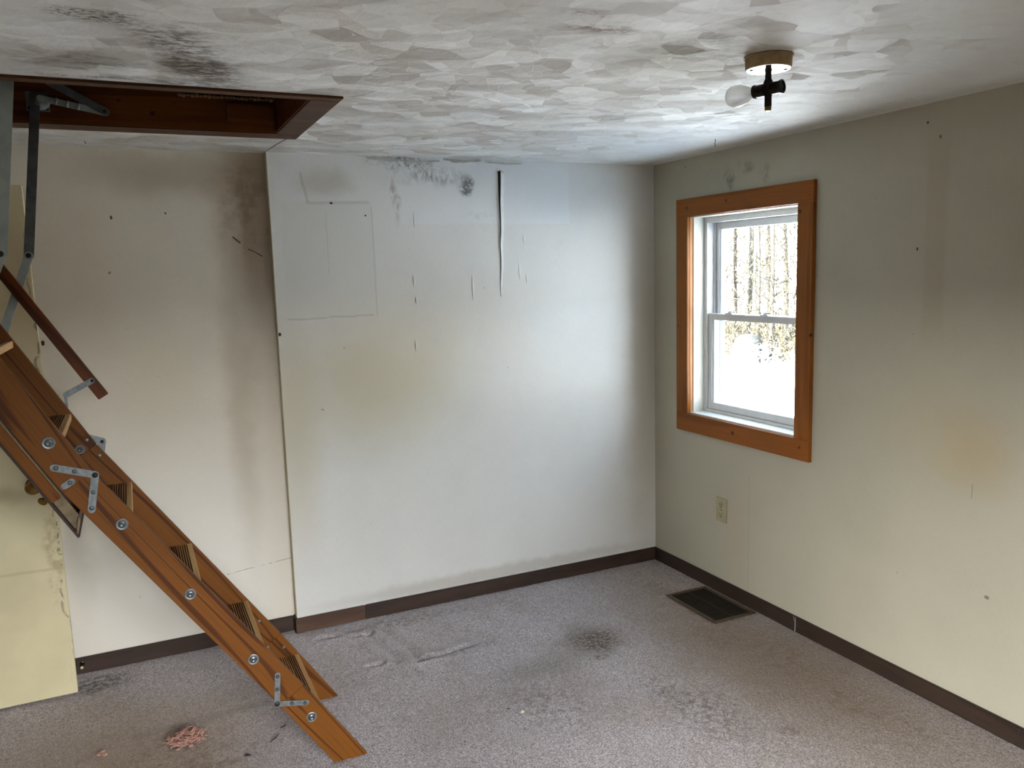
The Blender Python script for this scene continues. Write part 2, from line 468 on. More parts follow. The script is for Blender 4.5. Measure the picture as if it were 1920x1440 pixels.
M['case_h'] = wood('varnished_pine_across', lin(154, 88, 27), lin(114, 58, 15), ax=1, rings=4.0, across=7.0, amount=0.55, coat=0.0,
                   knots=(((-0.02, -0.315, 1.965), 0.014), ((-0.02, -0.62, 1.975), 0.012), ((-0.02, -0.68, 0.852), 0.015), ((-0.02, -1.12, 0.86), 0.009)))
M['case_v'] = wood('varnished_pine_upright', lin(154, 90, 28), lin(114, 60, 16), ax=2, rings=4.0, across=7.0, amount=0.55, coat=0.0,
                   knots=(((-0.02, -1.10, 1.885), 0.012), ((-0.018, -1.172, 1.36), 0.012), ((-0.02, -0.245, 1.36), 0.008)))
M['case_edge'] = wood('raw_pine_jamb', lin(196, 136, 84), lin(160, 98, 50), ax=2, rings=5.0, across=20.0, coat=0.0)
def base_mat(name, a, b, ax, seed):
    g = G(name)
    s = [26.0] * 3
    s[ax] = 3.0
    n1 = g.noise(g.scale(g.P, tuple(s)), 1.0, 4.0, 0.65)
    col = g.mix(g.rng(n1, 0.3, 0.75), a, b)
    worn = g.rng(g.noise(g.P, 45.0, 4.0, 0.7), 0.66, 0.76)
    col = g.mix(g.math('MULTIPLY', worn, 0.45), col, lin(128, 112, 92))
    return g.done(col, 0.5, g.bump(n1, 0.2, 0.002))
M['base'] = base_mat('dark_brown_baseboard_paint', lin(66, 46, 34), lin(44, 30, 22), 0, 0)
M['base_light'] = base_mat('faded_brown_baseboard_paint', lin(98, 70, 52), lin(74, 50, 36), 0, 2)
M['base_r'] = base_mat('scuffed_dark_baseboard_paint', lin(58, 42, 32), lin(38, 27, 20), 1, 4)

def plain(name, col, rough=0.5, metal=0.0, var=0.12, scale=30.0, bump=0.0, **k):
    g = G(name)
    n1 = g.noise(g.P, scale, 4.0, 0.6)
    c = g.mix(g.rng(n1, 0.35, 0.7), col, tuple(x * (1 - var) for x in col))
    return g.done(c, rough, g.bump(n1, bump, 0.002) if bump else None, metal, **k)

M['steel'] = plain('galvanised_steel', lin(140, 146, 146), 0.42, 0.6, 0.35, 90)
M['screw'] = plain('worn_screw_head', lin(112, 116, 116), 0.35, 0.8, 0.3, 200)
M['steel_dull'] = plain('dull_grey_steel', lin(128, 132, 132), 0.5, 0.6, 0.3, 30)
M['steel_pale'] = plain('pale_painted_steel', lin(176, 186, 180), 0.5, 0.35, 0.2, 20)
M['rivet'] = plain('dark_rivet', lin(52, 46, 40), 0.45, 0.6)
M['brass'] = plain('tarnished_brass', lin(150, 116, 58), 0.22, 0.95, 0.35, 50)
M['vinyl'] = plain('white_vinyl', lin(214, 214, 212), 0.4, 0, 0.06)
M['reveal'] = plain('cream_painted_reveal', lin(222, 218, 204), 0.55, 0, 0.08, 14)
M['sill_paint'] = plain('chipped_white_sill', lin(212, 208, 196), 0.5, 0, 0.25, 60)
M['bronze'] = plain('dark_bronze', lin(40, 32, 24), 0.35, 0.6, 0.5, 60)
M['canopy'] = plain('aged_brass_canopy', lin(176, 148, 104), 0.45, 0.35, 0.35, 30)
M['mirror'] = plain('glossy_white_enamel', lin(235, 235, 230), 0.08, 0.9, 0.02)
M['black'] = plain('dark_void', (0.01, 0.009, 0.008), 0.9)
M['outlet'] = plain('ivory_plastic', lin(172, 162, 128), 0.4, 0, 0.1)
M['register'] = plain('brown_register_steel', lin(42, 33, 25), 0.45, 0.3, 0.3, 40)
M['register_rim'] = plain('scratched_register_rim', lin(104, 88, 70), 0.45, 0.35, 0.4, 60)
M['insul'] = plain('pink_insulation', lin(202, 154, 136), 0.95, 0, 0.45, 160)
M['twig'] = plain('dark_twig', lin(44, 34, 28), 0.8)
M['chip'] = plain('plaster_chip', lin(206, 196, 172), 0.8)
M['ply'] = plain('dark_plywood_skin', lin(58, 42, 32), 0.7, 0, 0.3, 12)
M['panel_end'] = plain('primed_panel_end', lin(132, 108, 88), 0.7, 0, 0.3, 16)
M['panel_top'] = plain('dusty_panel_edge', lin(134, 116, 86), 0.7, 0, 0.35, 40)
M['attic'] = plain('attic_boards', lin(86, 58, 36), 0.8, 0, 0.4, 10)
M['siding'] = plain('outside_siding', lin(180, 182, 186), 0.7)

def door_mat():
    g = G('cream_painted_door')
    col = g.mix(g.rng(g.noise(g.P, 2.2, 4.0, 0.6), 0.35, 0.7), lin(226, 214, 172), lin(212, 200, 160))
    st = [
        (S((-3.02, -0.17, 1.65), (0.14, 1, 0.75), 0.95), lin(206, 182, 140), 0.60),
        (S((-3.15, -0.17, 0.86), (0.14, 1, 0.06), 0.9), lin(150, 132, 92), 0.55),
        (SM((-3.0, -0.17, 0.62), (0.05, 1, 0.30), 0.8, 22, 0.42, 0.64), lin(170, 146, 96), 0.60),
        (L((-3.3, -0.17, 0.55), (-2.97, -0.17, 0.545), 0.010, 0.9), lin(176, 154, 110), 0.35),
        (SM((-2.972, -0.17, 1.0), (0.010, 1, 1.1), 0.6, 24, 0.45, 0.55, (1, 1, 1)), lin(110, 90, 62), 0.7),
    ]
    for fn, c, s in st:
        col = g.mix(g.math('MULTIPLY', fn(g), s), col, c)
    return g.done(col, 0.5, g.bump(g.noise(g.P, 30, 4.0), 0.25, 0.002))
M['door'] = door_mat()

def pane_mat():
    g = G('window_glass')
    t = g.t
    tr = g.n('ShaderNodeBsdfTransparent')
    tr.inputs[0].default_value = (0.97, 0.985, 0.98, 1)
    gl = g.n('ShaderNodeBsdfGlossy')
    gl.inputs['Roughness'].default_value = 0.02
    fr = g.n('ShaderNodeLayerWeight')
    fr.inputs['Blend'].default_value = 0.5
    fac = g.math('MULTIPLY_ADD', g.math('POWER', fr.outputs['Facing'], 5.0), 0.45, 0.02)
    mx = g.n('ShaderNodeMixShader')
    t.links.new(fac, mx.inputs[0])
    t.links.new(tr.outputs[0], mx.inputs[1])
    t.links.new(gl.outputs[0], mx.inputs[2])
    t.nodes.remove(g.b)
    t.links.new(mx.outputs[0], g.out.inputs['Surface'])
    return g.m
M['glass'] = pane_mat()

def bulb_mat():
    g = G('frosted_bulb_glass')
    g.b.inputs['Base Color'].default_value = (0.9, 0.9, 0.86, 1)
    g.b.inputs['Roughness'].default_value = 0.12
    g.b.inputs['Transmission Weight'].default_value = 0.0
    t = g.t
    tr = g.n('ShaderNodeBsdfTransparent')
    mx = g.n('ShaderNodeMixShader')
    lw = g.n('ShaderNodeLayerWeight')
    lw.inputs['Blend'].default_value = 0.35
    f = g.math('MULTIPLY_ADD', lw.outputs['Facing'], 0.5, 0.32)
    t.links.new(f, mx.inputs[0])
    t.links.new(tr.outputs[0], mx.inputs[1])
    t.links.new(g.b.outputs[0], mx.inputs[2])
    t.links.new(mx.outputs[0], g.out.inputs['Surface'])
    return g.m
M['bulb'] = bulb_mat()

# ------------------------------------------------------------------ mesh helpers
def bx(bm, x0, x1, y0, y1, z0, z1):
    x0, x1 = sorted((x0, x1)); y0, y1 = sorted((y0, y1)); z0, z1 = sorted((z0, z1))
    v = [bm.verts.new(p) for p in ((x0, y0, z0), (x1, y0, z0), (x1, y1, z0), (x0, y1, z0),
                                   (x0, y0, z1), (x1, y0, z1), (x1, y1, z1), (x0, y1, z1))]
    for f in ((0, 3, 2, 1), (4, 5, 6, 7), (0, 1, 5, 4), (1, 2, 6, 5), (2, 3, 7, 6), (3, 0, 4, 7)):
        bm.faces.new([v[i] for i in f])

def prism(bm, prof, y0, y1):
    """prof: points (x, z) extruded from y0 to y1"""
    a = [bm.verts.new((x, y0, z)) for x, z in prof]
    b = [bm.verts.new((x, y1, z)) for x, z in prof]
    bm.faces.new(a)
    bm.faces.new(list(reversed(b)))
    n = len(prof)
    for i in range(n):
        bm.faces.new((a[(i + 1) % n], a[i], b[i], b[(i + 1) % n]))

def lathe(bm, prof, axis=Vector((0, 0, 1)), origin=Vector((0, 0, 0)), seg=32):
    """prof: (radius, height along axis)"""
    axis = Vector(axis).normalized()
    origin = Vector(origin)
    q = Vector((0, 0, 1)).rotation_difference(axis)
    rings = []
    for r, h in prof:
        if r < 1e-6:
            rings.append([bm.verts.new(origin + q @ Vector((0, 0, h)))])
        else:
            rings.append([bm.verts.new(origin + q @ Vector((r * math.cos(t), r * math.sin(t), h)))
                          for t in (2 * math.pi * i / seg for i in range(seg))])
    for a, b in zip(rings, rings[1:]):
        for i in range(seg):
            j = (i + 1) % seg
            if len(a) == 1 and len(b) == 1:
                continue
            if len(a) == 1:
                bm.faces.new((a[0], b[i], b[j]))
            elif len(b) == 1:
                bm.faces.new((a[j], a[i], b[0]))
            else:
                bm.faces.new((a[i], b[i], b[j], a[j]))
    if len(rings[0]) > 1:
        bm.faces.new(rings[0])
    if len(rings[-1]) > 1:
        bm.faces.new(list(reversed(rings[-1])))

def tube(bm, pts, radii, seg=8):
    pts = [Vector(p) for p in pts]
    if not isinstance(radii, (list, tuple)):
        radii = [radii] * len(pts)
    rings = []
    for i, p in enumerate(pts):
        d = (pts[min(i + 1, len(pts) - 1)] - pts[max(i - 1, 0)]).normalized()
        up = Vector((0, 0, 1)) if abs(d.z) < 0.9 else Vector((1, 0, 0))
        a = d.cross(up).normalized()
        b = d.cross(a)
        rings.append([bm.verts.new(p + (a * math.cos(t) + b * math.sin(t)) * radii[i]) for t in (2 * math.pi * k / seg for k in range(seg))])
    for a, b in zip(rings, rings[1:]):
        for i in range(seg):
            j = (i + 1) % seg
            bm.faces.new((a[i], a[j], b[j], b[i]))
    bm.faces.new(list(reversed(rings[0])))
    bm.faces.new(rings[-1])

WM = {}
def WMf(o):
    return WM[o.name]
def obj(name, bm, mat, parent=None, mw=None, bevel=0.0, smooth=False, kind=None):
    """mesh coordinates are in the frame mw (world when None)"""
    bmesh.ops.recalc_face_normals(bm, faces=bm.faces)
    if bevel:
        bmesh.ops.bevel(bm, geom=[e for e in bm.edges if e.calc_face_angle(0) > 0.6], offset=bevel, segments=2, affect='EDGES', clamp_overlap=True)
    me = bpy.data.meshes.new(name)
    bm.to_mesh(me)
    bm.free()
    for m in (mat if isinstance(mat, (list, tuple)) else [mat]):
        me.materials.append(M[m] if isinstance(m, str) else m)
    if smooth:
        for p in me.polygons:
            p.use_smooth = True
        try:
            me.set_sharp_from_angle(angle=0.7)
        except Exception:
            pass
    o = bpy.data.objects.new(name, me)
    C.objects.link(o)
    mw = mw or Matrix()
    WM[o.name] = mw
    if parent is not None:
        o.parent = parent
        o.matrix_basis = WM[parent.name].inverted() @ mw
    else:
        o.matrix_basis = mw
    if kind:
        o['kind'] = kind
    return o

def thing(name, label, cat, loc, group=None, kind=None):
    o = bpy.data.objects.new(name, None)
    C.objects.link(o)
    o.empty_display_size = 0.05
    o.matrix_basis = Matrix.Translation(loc)
    WM[o.name] = o.matrix_basis.copy()
    if label:
        o['label'] = label
        o['category'] = cat
    if group:
        o['group'] = group
    if kind:
        o['kind'] = kind
    return o

def tag(o, label, cat, group=None, kind=None):
    o['label'] = label
    o['category'] = cat
    if group:
        o['group'] = group
    if kind:
        o['kind'] = kind
    return o

def B():
    return bmesh.new()

# ------------------------------------------------------------------ the room
H = 2.218
XL, YR = -3.78, -5.25          # left wall, rear wall
WX = -2.045                    # where the back wall steps back
REC = 0.045
WY0, WY1, WZ0, WZ1 = -1.085, -0.319, 0.897, 1.923      # window opening
HX0, HX1, HY0, HY1 = -3.46, -2.085, -1.145, -0.51      # hatch opening

# floor (carpet with a slightly uneven surface and the dents left by furniture)
def seg_d(p, a, b):
    a = Vector(a); b = Vector(b); ba = b - a
    h = max(0, min(1, (p - a).dot(ba) / ba.length_squared))
    return (p - a - ba * h).length
bm = B()
x0, x1, y0, y1 = XL, 0.0, YR, REC
nx, ny = 250, 350
grid = []
for j in range(ny + 1):
    row = []
    for i in range(nx + 1):
        x = x0 + (x1 - x0) * i / nx
        y = y0 + (y1 - y0) * j / ny
        p = Vector((x, y))
        z = 0.0025 * noise.noise((x * 5, y * 5, 0)) + 0.0022 * noise.noise((x * 19, y * 19, 3)) + 0.0014 * noise.noise((x * 46, y * 46, 7)) - 0.003
        for a, b, w, dpt in (((-1.68, -0.15), (-1.62, -0.56), 0.022, 0.007), ((-1.62, -0.56), (-1.36, -0.52), 0.018, 0.006),
                             ((-1.76, -0.18), (-1.72, -0.52), 0.018, 0.004), ((-1.97, -0.12), (-1.90, -0.13), 0.02, 0.006),
                             ((-1.83, -0.18), (-1.75, -0.19), 0.016, 0.006), ((-1.84, -0.50), (-1.78, -0.50), 0.016, 0.006)):
            d = seg_d(p, a, b)
            if d < 3 * w:
                z += 1.6 * dpt * (0.7 * math.exp(-((d - 1.7 * w) / w) ** 2) - math.exp(-(d / w) ** 2))
        row.append(bm.verts.new((x, y, z)))
    grid.append(row)
for j in range(ny):
    for i in range(nx):
        bm.faces.new((grid[j][i], grid[j][i + 1], grid[j + 1][i + 1], grid[j + 1][i]))
fl = obj('floor', bm, 'carpet', smooth=True, kind='structure')

bm = B(); bx(bm, XL - 0.2, 0.2, YR - 0.2, REC + 0.2, -0.25, -0.035)
obj('floor_slab', bm, 'siding', kind='structure')

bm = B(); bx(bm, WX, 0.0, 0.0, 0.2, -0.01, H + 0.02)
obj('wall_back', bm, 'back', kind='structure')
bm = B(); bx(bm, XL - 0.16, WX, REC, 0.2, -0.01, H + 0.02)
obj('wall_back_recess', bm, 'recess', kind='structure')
# thin corner bead on the step between the two
bm = B(); bx(bm, WX - 0.003, WX + 0.0, -0.0015, REC, 0.07, H)
obj('trim_1', bm, plain('yellowed_corner_bead', lin(196, 186, 152), 0.6), kind='structure')

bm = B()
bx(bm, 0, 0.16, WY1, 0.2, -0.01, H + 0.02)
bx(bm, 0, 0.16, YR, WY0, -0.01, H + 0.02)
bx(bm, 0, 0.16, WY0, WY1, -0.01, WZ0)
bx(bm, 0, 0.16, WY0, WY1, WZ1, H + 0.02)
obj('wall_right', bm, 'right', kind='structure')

RW = (-2.70, -1.10, 0.85, 2.00)    # unseen rear opening, shaped to steer the fill light
bm = B()
bx(bm, XL - 0.16, RW[0], YR - 0.15, YR, -0.01, H + 0.02)
bx(bm, RW[1], 0.16, YR - 0.15, YR, -0.01, H + 0.02)
bx(bm, RW[0], RW[1], YR - 0.15, YR, -0.01, RW[2])
bx(bm, RW[0], RW[1], YR - 0.15, YR, RW[3], H + 0.02)
obj('wall_rear', bm, 'hidden', kind='structure')
LW = (-4.55, -3.35, 0.70, 2.00)  # unseen left opening, added to light the lower right wall
bm = B()
bx(bm, XL - 0.15, XL, LW[1], REC, -0.01, H + 0.02)
bx(bm, XL - 0.15, XL, YR, LW[0], -0.01, H + 0.02)
bx(bm, XL - 0.15, XL, LW[0], LW[1], -0.01, LW[2])
bx(bm, XL - 0.15, XL, LW[0], LW[1], LW[3], H + 0.02)
obj('wall_left', bm, 'hidden', kind='structure')

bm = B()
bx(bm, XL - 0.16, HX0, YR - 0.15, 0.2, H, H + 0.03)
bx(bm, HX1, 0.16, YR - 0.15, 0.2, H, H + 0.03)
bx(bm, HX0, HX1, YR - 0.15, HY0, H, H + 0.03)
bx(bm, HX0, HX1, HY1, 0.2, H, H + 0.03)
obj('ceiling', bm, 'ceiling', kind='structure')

# attic shell above the hatch: keeps the daylight out
bm = B()
X0, X1, Y0, Y1, Z0, Z1 = XL - 0.16, 0.5, YR - 0.2, 0.3, H + 0.02, 3.1
bx(bm, X0, X1, Y0, Y0 + 0.05, Z0, Z1); bx(bm, X0, X1, Y1 - 0.05, Y1, Z0, Z1)
bx(bm, X0, X0 + 0.05, Y0, Y1, Z0, Z1); bx(bm, 0.16, 0.21, Y0, Y1, Z0, Z1)
bx(bm, X0 - 0.2, X1, Y0 - 0.2, Y1 + 0.2, Z1, Z1 + 0.06)
obj('roof', bm, 'attic', kind='structure')

# added dark boxes round the fill lamps, keeping sky and sun out
def light_blocker(name, x0, x1, y0, y1, open_side):
    bm = B()
    z0, z1, t = -0.6, 6.4, 0.1
    bx(bm, x0, x1, y0, y1, z0, z0 + t); bx(bm, x0, x1, y0, y1, z1, z1 + t)
    if open_side != '+y': bx(bm, x0, x1, y1, y1 + t, z0, z1)
    if open_side != '-y': bx(bm, x0, x1, y0 - t, y0, z0, z1)
    if open_side != '+x': bx(bm, x1, x1 + t, y0, y1, z0, z1)
    if open_side != '-x': bx(bm, x0 - t, x0, y0, y1, z0, z1)
    obj(name, bm, 'black', kind='structure')
light_blocker('rear_light_blocker', -5.0, 1.6, -11.9, -5.40, '+y')
light_blocker('left_light_blocker', -10.8, -3.93, -9.5, -2.4, '+x')

# baseboards
BH, BT = 0.070, 0.013
bm = B(); bx(bm, -1.72, 0.0, -BT, 0.0, -0.004, BH)
obj('baseboard_back', bm, 'base', bevel=0.003, kind='structure')
bm = B(); bx(bm, WX - 0.012, -1.7205, -BT, 0.0, -0.004, BH - 0.001)
obj('baseboard_back_short', bm, 'base_light', bevel=0.003, kind='structure')
bm = B(); bx(bm, XL, WX - 0.012, REC - BT, REC, -0.004, BH)
obj('baseboard_recess', bm, 'base', bevel=0.003, kind='structure')
bm = B(); bx(bm, WX - 0.012, WX - 0.0005, -0.012, REC, -0.004, BH + 0.002)
obj('baseboard_step', bm, 'base', bevel=0.002, kind='structure')
bm = B(); bx(bm, -BT, 0.0, YR, -BT, -0.004, BH)
obj('baseboard_right', bm, 'base_r', bevel=0.003, kind='structure')

# peeling tape along the top of the back wall: thin crumpled strips
def crumple(name, pts, hgt, out, mat, seed):
    bm = B()
    rnd = random.Random(seed)
    rows = []
    n = 26
    for i in range(n + 1):
        t = i / n
        x = pts[0][0] + (pts[1][0] - pts[0][0]) * t
        z = pts[0][1] + (pts[1][1] - pts[0][1]) * t
        hh = hgt * (0.5 + 0.7 * abs(noise.noise((x * 22, seed, 0)))) * math.sin(math.pi * (0.06 + 0.88 * t)) ** 0.5
        oo = out * (0.4 + 0.9 * abs(noise.noise((x * 35, seed + 3, 1))))
        rows.append([bm.verts.new((x, -0.0005, z)), bm.verts.new((x, -oo * 0.6, z - hh * 0.5)), bm.verts.new((x, -oo, z - hh)), bm.verts.new((x, -oo + 0.0012, z - hh * 1.02)), bm.verts.new((x, 0.0, z - hh * 0.92))])
    for a, b in zip(rows, rows[1:]):
        for k in range(4):
            bm.faces.new((a[k], b[k], b[k + 1], a[k + 1]))
    return bm
tape_m = plain('loose_joint_tape', lin(222, 220, 212), 0.7)
for k, (a, b, hgt, out) in enumerate((((-1.60, 2.214), (-1.44, 2.205), 0.028, 0.030), ((-1.43, 2.200), (-1.24, 2.206), 0.020, 0.022),
                                      ((-1.22, 2.214), (-1.02, 2.212), 0.022, 0.024), ((-0.98, 2.208), (-0.80, 2.206), 0.018, 0.020))):
    obj('trim_%d' % (k + 2), crumple('tape', (a, b), hgt, out, tape_m, k * 5 + 1), tape_m, smooth=True, kind='structure')

# torn wall covering: the edge curls away from the wall down a long slit
bm = B()
rows = []
n = 40
for i in range(n + 1):
    t = i / n
    z = 2.165 - 0.62 * t
    x = -0.922 - 0.012 * t + 0.002 * math.sin(t * 19)
    lift = 0.012 * (1 - t) ** 0.8 + 0.0012
    wdt = 0.020 * (1 - t) ** 0.5 + 0.003
    row = []
    for k in range(7):
        s = k / 6
        row.append(bm.verts.new((x + wdt * s, -0.0006 - lift * (1 - s) ** 2.0, z)))
    rows.append(row)
for a, b in zip(rows, rows[1:]):
    for k in range(6):
        bm.faces.new((a[k], b[k], b[k + 1], a[k + 1]))
fl_o = obj('paper_flap', bm, plain('curled_wallcovering', lin(224, 224, 218), 0.65), smooth=True)
md = fl_o.modifiers.new('thickness', 'SOLIDIFY'); md.thickness = 0.0012; md.offset = 1
tag(fl_o, 'torn strip of wall covering curling away from the back wall below the ceiling', 'torn wallpaper')
bm = B()
bm.faces.new([bm.verts.new(p) for p in ((-0.933, -0.0004, 2.162), (-0.918, -0.0004, 2.168), (-0.9250, -0.0004, 1.9), (-0.9335, -0.0004, 1.60), (-0.9345, -0.0004, 1.62), (-0.9285, -0.0004, 1.9))])
obj('torn_gap', bm, plain('bare_dark_gap', lin(60, 52, 42), 0.9), fl_o)

# faint vertical blisters in the covering
for k, (x, za, zb) in enumerate(((-1.395, 1.67, 1.60), (-1.388, 1.56, 1.52), (-1.09, 1.66, 1.52), (-0.83, 1.72, 1.62), (-0.79, 1.66, 1.60),
                                 (-1.40, 1.36, 1.29), (-1.38, 1.97, 1.88), (-0.80, 1.86, 1.80))):
    bm = B()
    rows = []
    for i in range(13):
        t = i / 12
        z = za + (zb - za) * t
        a = math.sin(math.pi * t)
        rows.append([bm.verts.new((x + 0.004 * t + dx * a, -0.0002 - dy * a, z)) for dx, dy in ((-0.006, 0), (-0.003, 0.0016), (0, 0.003), (0.003, 0.0016), (0.006, 0))])
    for a, b in zip(rows, rows[1:]):
        for q in range(4):
            bm.faces.new((a[q], b[q], b[q + 1], a[q + 1]))
    obj('wall_back_blister', bm, 'back', smooth=True, kind='structure')

# ------------------------------------------------------------------ window
win = thing('window_1', None, None, (0.08, -0.70, 0.90), kind='structure')
def wpart(name, boxes, mat, bevel=0.002, parent=None, label=None):
    bm = B()
    for b in boxes:
        bx(bm, *b)
    o = obj(name, bm, mat, parent or win, bevel=bevel)
    if label:
        o['label'] = label
    return o
FX0 = -0.019
wpart('head_casing', [(FX0, 0, -1.176, -0.226, 1.921, 2.012)], 'case_h')
wpart('bottom_casing', [(FX0, 0, -1.176, -0.226, 0.802, 0.897)], 'case_h')
wpart('side_casing', [(FX0, 0, -0.319, -0.226, 0.8972, 1.9208)], 'case_v')
wpart('side_casing', [(FX0 - 0.001, 0, -1.176, -1.085, 0.8972, 1.9208)], 'case_v')
wpart('jamb_edge', [(0.0, 0.019, -0.3195, -0.316, WZ0, WZ1)], 'case_edge', 0, label='raw orange pine strip inside the left casing')
wpart('jamb_edge', [(0.0, 0.019, -1.088, -1.0845, WZ0, WZ1)], 'case_edge', 0)
wpart('reveal', [(0.019, 0.150, -0.325, -0.318, WZ0, WZ1), (0.019, 0.150, -1.086, -1.079, WZ0, WZ1), (0.0, 0.150, -1.08, -0.325, WZ1 - 0.007, WZ1 + 0.001)], 'reveal', 0)
wpart('window_sill', [(-0.004, 0.150, -1.084, -0.320, WZ0 - 0.001, WZ0 + 0.008)], 'sill_paint')
yi0, yi1, zi0, zi1 = -1.079, -0.325, WZ0 + 0.008, WZ1 - 0.007
# vinyl frame with two tracks
fr = wpart('window_frame', [
    (0.085, 0.185, yi1 - 0.024, yi1, zi0, zi1), (0.085, 0.185, yi0, yi0 + 0.024, zi0, zi1),
    (0.085, 0.185, yi0 + 0.024, yi1 - 0.024, zi1 - 0.028, zi1), (0.085, 0.185, yi0 + 0.024, yi1 - 0.024, zi0, zi0 + 0.014),
    (0.128, 0.134, yi1 - 0.036, yi1 - 0.024, zi0, zi1), (0.128, 0.134, yi0 + 0.024, yi0 + 0.036, zi0, zi1),
    (0.170, 0.185, yi1 - 0.050, yi1 - 0.024, zi0, zi1), (0.170, 0.185, yi0 + 0.024, yi0 + 0.050, zi0, zi1)], 'vinyl')
def sash(name, xa, xb, za, zb, stile, top, bot, label):
    a, b = yi0 + 0.025, yi1 - 0.025
    s = wpart(name, [(xa, xb, b - stile, b, za, zb), (xa, xb, a, a + stile, za, zb),
                     (xa, xb, a + stile, b - stile, zb - top, zb), (xa, xb, a + stile, b - stile, za, za + bot),
                     (xa + 0.006, xb - 0.004, b - stile - 0.008, b - stile, za + bot, zb - top), (xa + 0.006, xb - 0.004, a + stile, a + stile + 0.008, za + bot, zb - top)],
              'vinyl', 0.002, label=label)
    bm = B(); bx(bm, (xa + xb) / 2, (xa + xb) / 2 + 0.003, a + stile, b - stile, za + bot, zb - top)
    obj('pane', bm, 'glass', s)
    return s
MZ = 1.405
sash('upper_sash', 0.136, 0.166, MZ - 0.012, zi1 - 0.029, 0.034, 0.034, 0.030, None)
low = sash('lower_sash', 0.096, 0.126, zi0 + 0.015, MZ + 0.017, 0.030, 0.032, 0.036, None)
for y in (-0.50, -0.755):
    bm = B()
    bx(bm, 0.100, 0.124, y - 0.026, y + 0.026, MZ + 0.017, MZ + 0.023)
    lathe(bm, ((0.011, 0), (0.011, 0.008), (0.007, 0.011), (0.0, 0.011)), (0, 0, 1), (0.113, y, MZ + 0.023), 16)
    bx(bm, 0.104, 0.111, y - 0.045, y + 0.004, MZ + 0.026, MZ + 0.032)
    obj('sash_lock', bm, 'vinyl', low, bevel=0.001)
bm = B()
bx(bm, 0.16, 0.185, WY1 - 0.02, WY1 + 0.07, WZ0 - 0.07, WZ1 + 0.07); bx(bm, 0.16, 0.185, WY0 - 0.07, WY0 + 0.02, WZ0 - 0.07, WZ1 + 0.07)
bx(bm, 0.16, 0.185, WY0 + 0.02, WY1 - 0.02, WZ1 - 0.01, WZ1 + 0.07); bx(bm, 0.16, 0.185, WY0 + 0.02, WY1 - 0.02, WZ0 - 0.07, WZ0 + 0.005)
obj('outside_trim', bm, 'vinyl', win)

# ------------------------------------------------------------------ attic hatch frame
hatch = thing('attic_hatch_frame', 'dark brown wooden frame of the attic opening in the ceiling above the ladder', 'hatch frame', (-2.75, -0.83, H))
def hpart(name, b, mat, bevel=0.0015, parent=None):
    bm = B(); bx(bm, *b)
    return obj(name, bm, mat, parent or hatch, bevel=bevel)
T = 0.008
hpart('casing', (-3.56, -1.992, -1.192, HY0, H - T, H), 'hatch_trim')
hpart('casing', (-3.56, -1.992, HY1, -0.402, H - T, H), 'hatch_trim')
hpart('casing', (HX1, -1.992, HY0 + 0.0003, HY1 - 0.0003, H - T, H), 'hatch_trim')
hpart('casing', (-3.56, HX0, HY0 + 0.0003, HY1 - 0.0003, H - T, H), 'hatch_trim')
hpart('frame_board', (HX0 - 0.02, HX1 + 0.02, HY1 - 0.004, HY1 + 0.018, H - 0.004, H + 0.125), 'hatch')
hpart('frame_board', (HX0 - 0.02, HX1 + 0.02, HY0 - 0.018, HY0 + 0.004, H - 0.004, H + 0.125), 'hatch')
hpart('frame_board', (HX1 - 0.004, HX1 + 0.018, HY0 + 0.0045, HY1 - 0.0045, H - 0.004, H + 0.125), 'hatch')
hpart('frame_board', (HX0 - 0.018, HX0 + 0.004, HY0 + 0.0045, HY1 - 0.0045, H - 0.004, H + 0.125), 'hatch')
hpart('wood_block', (-2.262, HX1 - 0.005, HY1 - 0.022, HY1 - 0.0045, H + 0.032, H + 0.092), 'hatch')
bm = B()
for i in range(24):
    xx = -2.42 + i * 0.0145
    lathe(bm, ((0.0, -0.009), (0.006 + 0.002 * math.sin(i * 2.1), -0.004), (0.006 + 0.002 * math.cos(i * 1.7), 0.005), (0.0, 0.009)), (1, 0.1, 0.05), (xx, HY1 - 0.016 + 0.002 * math.sin(i), H + 0.112 + 0.001 * math.cos(i * 3)), 8)
o = obj('weather_strip', bm, plain('crusty_old_foam', lin(150, 118, 84), 0.95, 0, 0.4, 90), hatch, smooth=True)

def strap(bm, a, b, w, t, y):
    """flat bar in the x-z plane with rounded ends, front face at y"""
    a = Vector((a[0], 0, a[1])); b = Vector((b[0], 0, b[1]))
    d = (b - a).normalized()
    ang0 = math.atan2(d.z, d.x)
    pr = []
    for c, s0 in ((b, -math.pi / 2), (a, math.pi / 2)):
        for k in range(9):
            an = ang0 + s0 + math.pi * k / 8
            pr.append((c.x + math.cos(an) * w / 2, c.z + math.sin(an) * w / 2))
    prism(bm, pr, y, y + t)

def strap3(bm, a, b, w, t):
    """flat bar between two 3-D points, broad face towards the photographer"""
    a = Vector(a); b = Vector(b)
    d = (b - a).normalized()
    s = d.cross(Vector((0, 1, 0))).normalized()
    nn = d.cross(s).normalized()
    if nn.y > 0:
        nn = -nn
    va = []
    for k in range(9):
        an = -math.pi / 2 + math.pi * k / 8
        va.append(b + (d * math.cos(an) + s * math.sin(an)) * w / 2)
    for k in range(9):
        an = math.pi / 2 + math.pi * k / 8
        va.append(a + (d * math.cos(an) + s * math.sin(an)) * w / 2)
    f = [bm.verts.new(p + nn * t / 2) for p in va]
    g_ = [bm.verts.new(p - nn * t / 2) for p in va]
    bm.faces.new(f); bm.faces.new(list(reversed(g_)))
    n_ = len(va)
    for i in range(n_):
        bm.faces.new((f[(i + 1) % n_], f[i], g_[i], g_[(i + 1) % n_]))

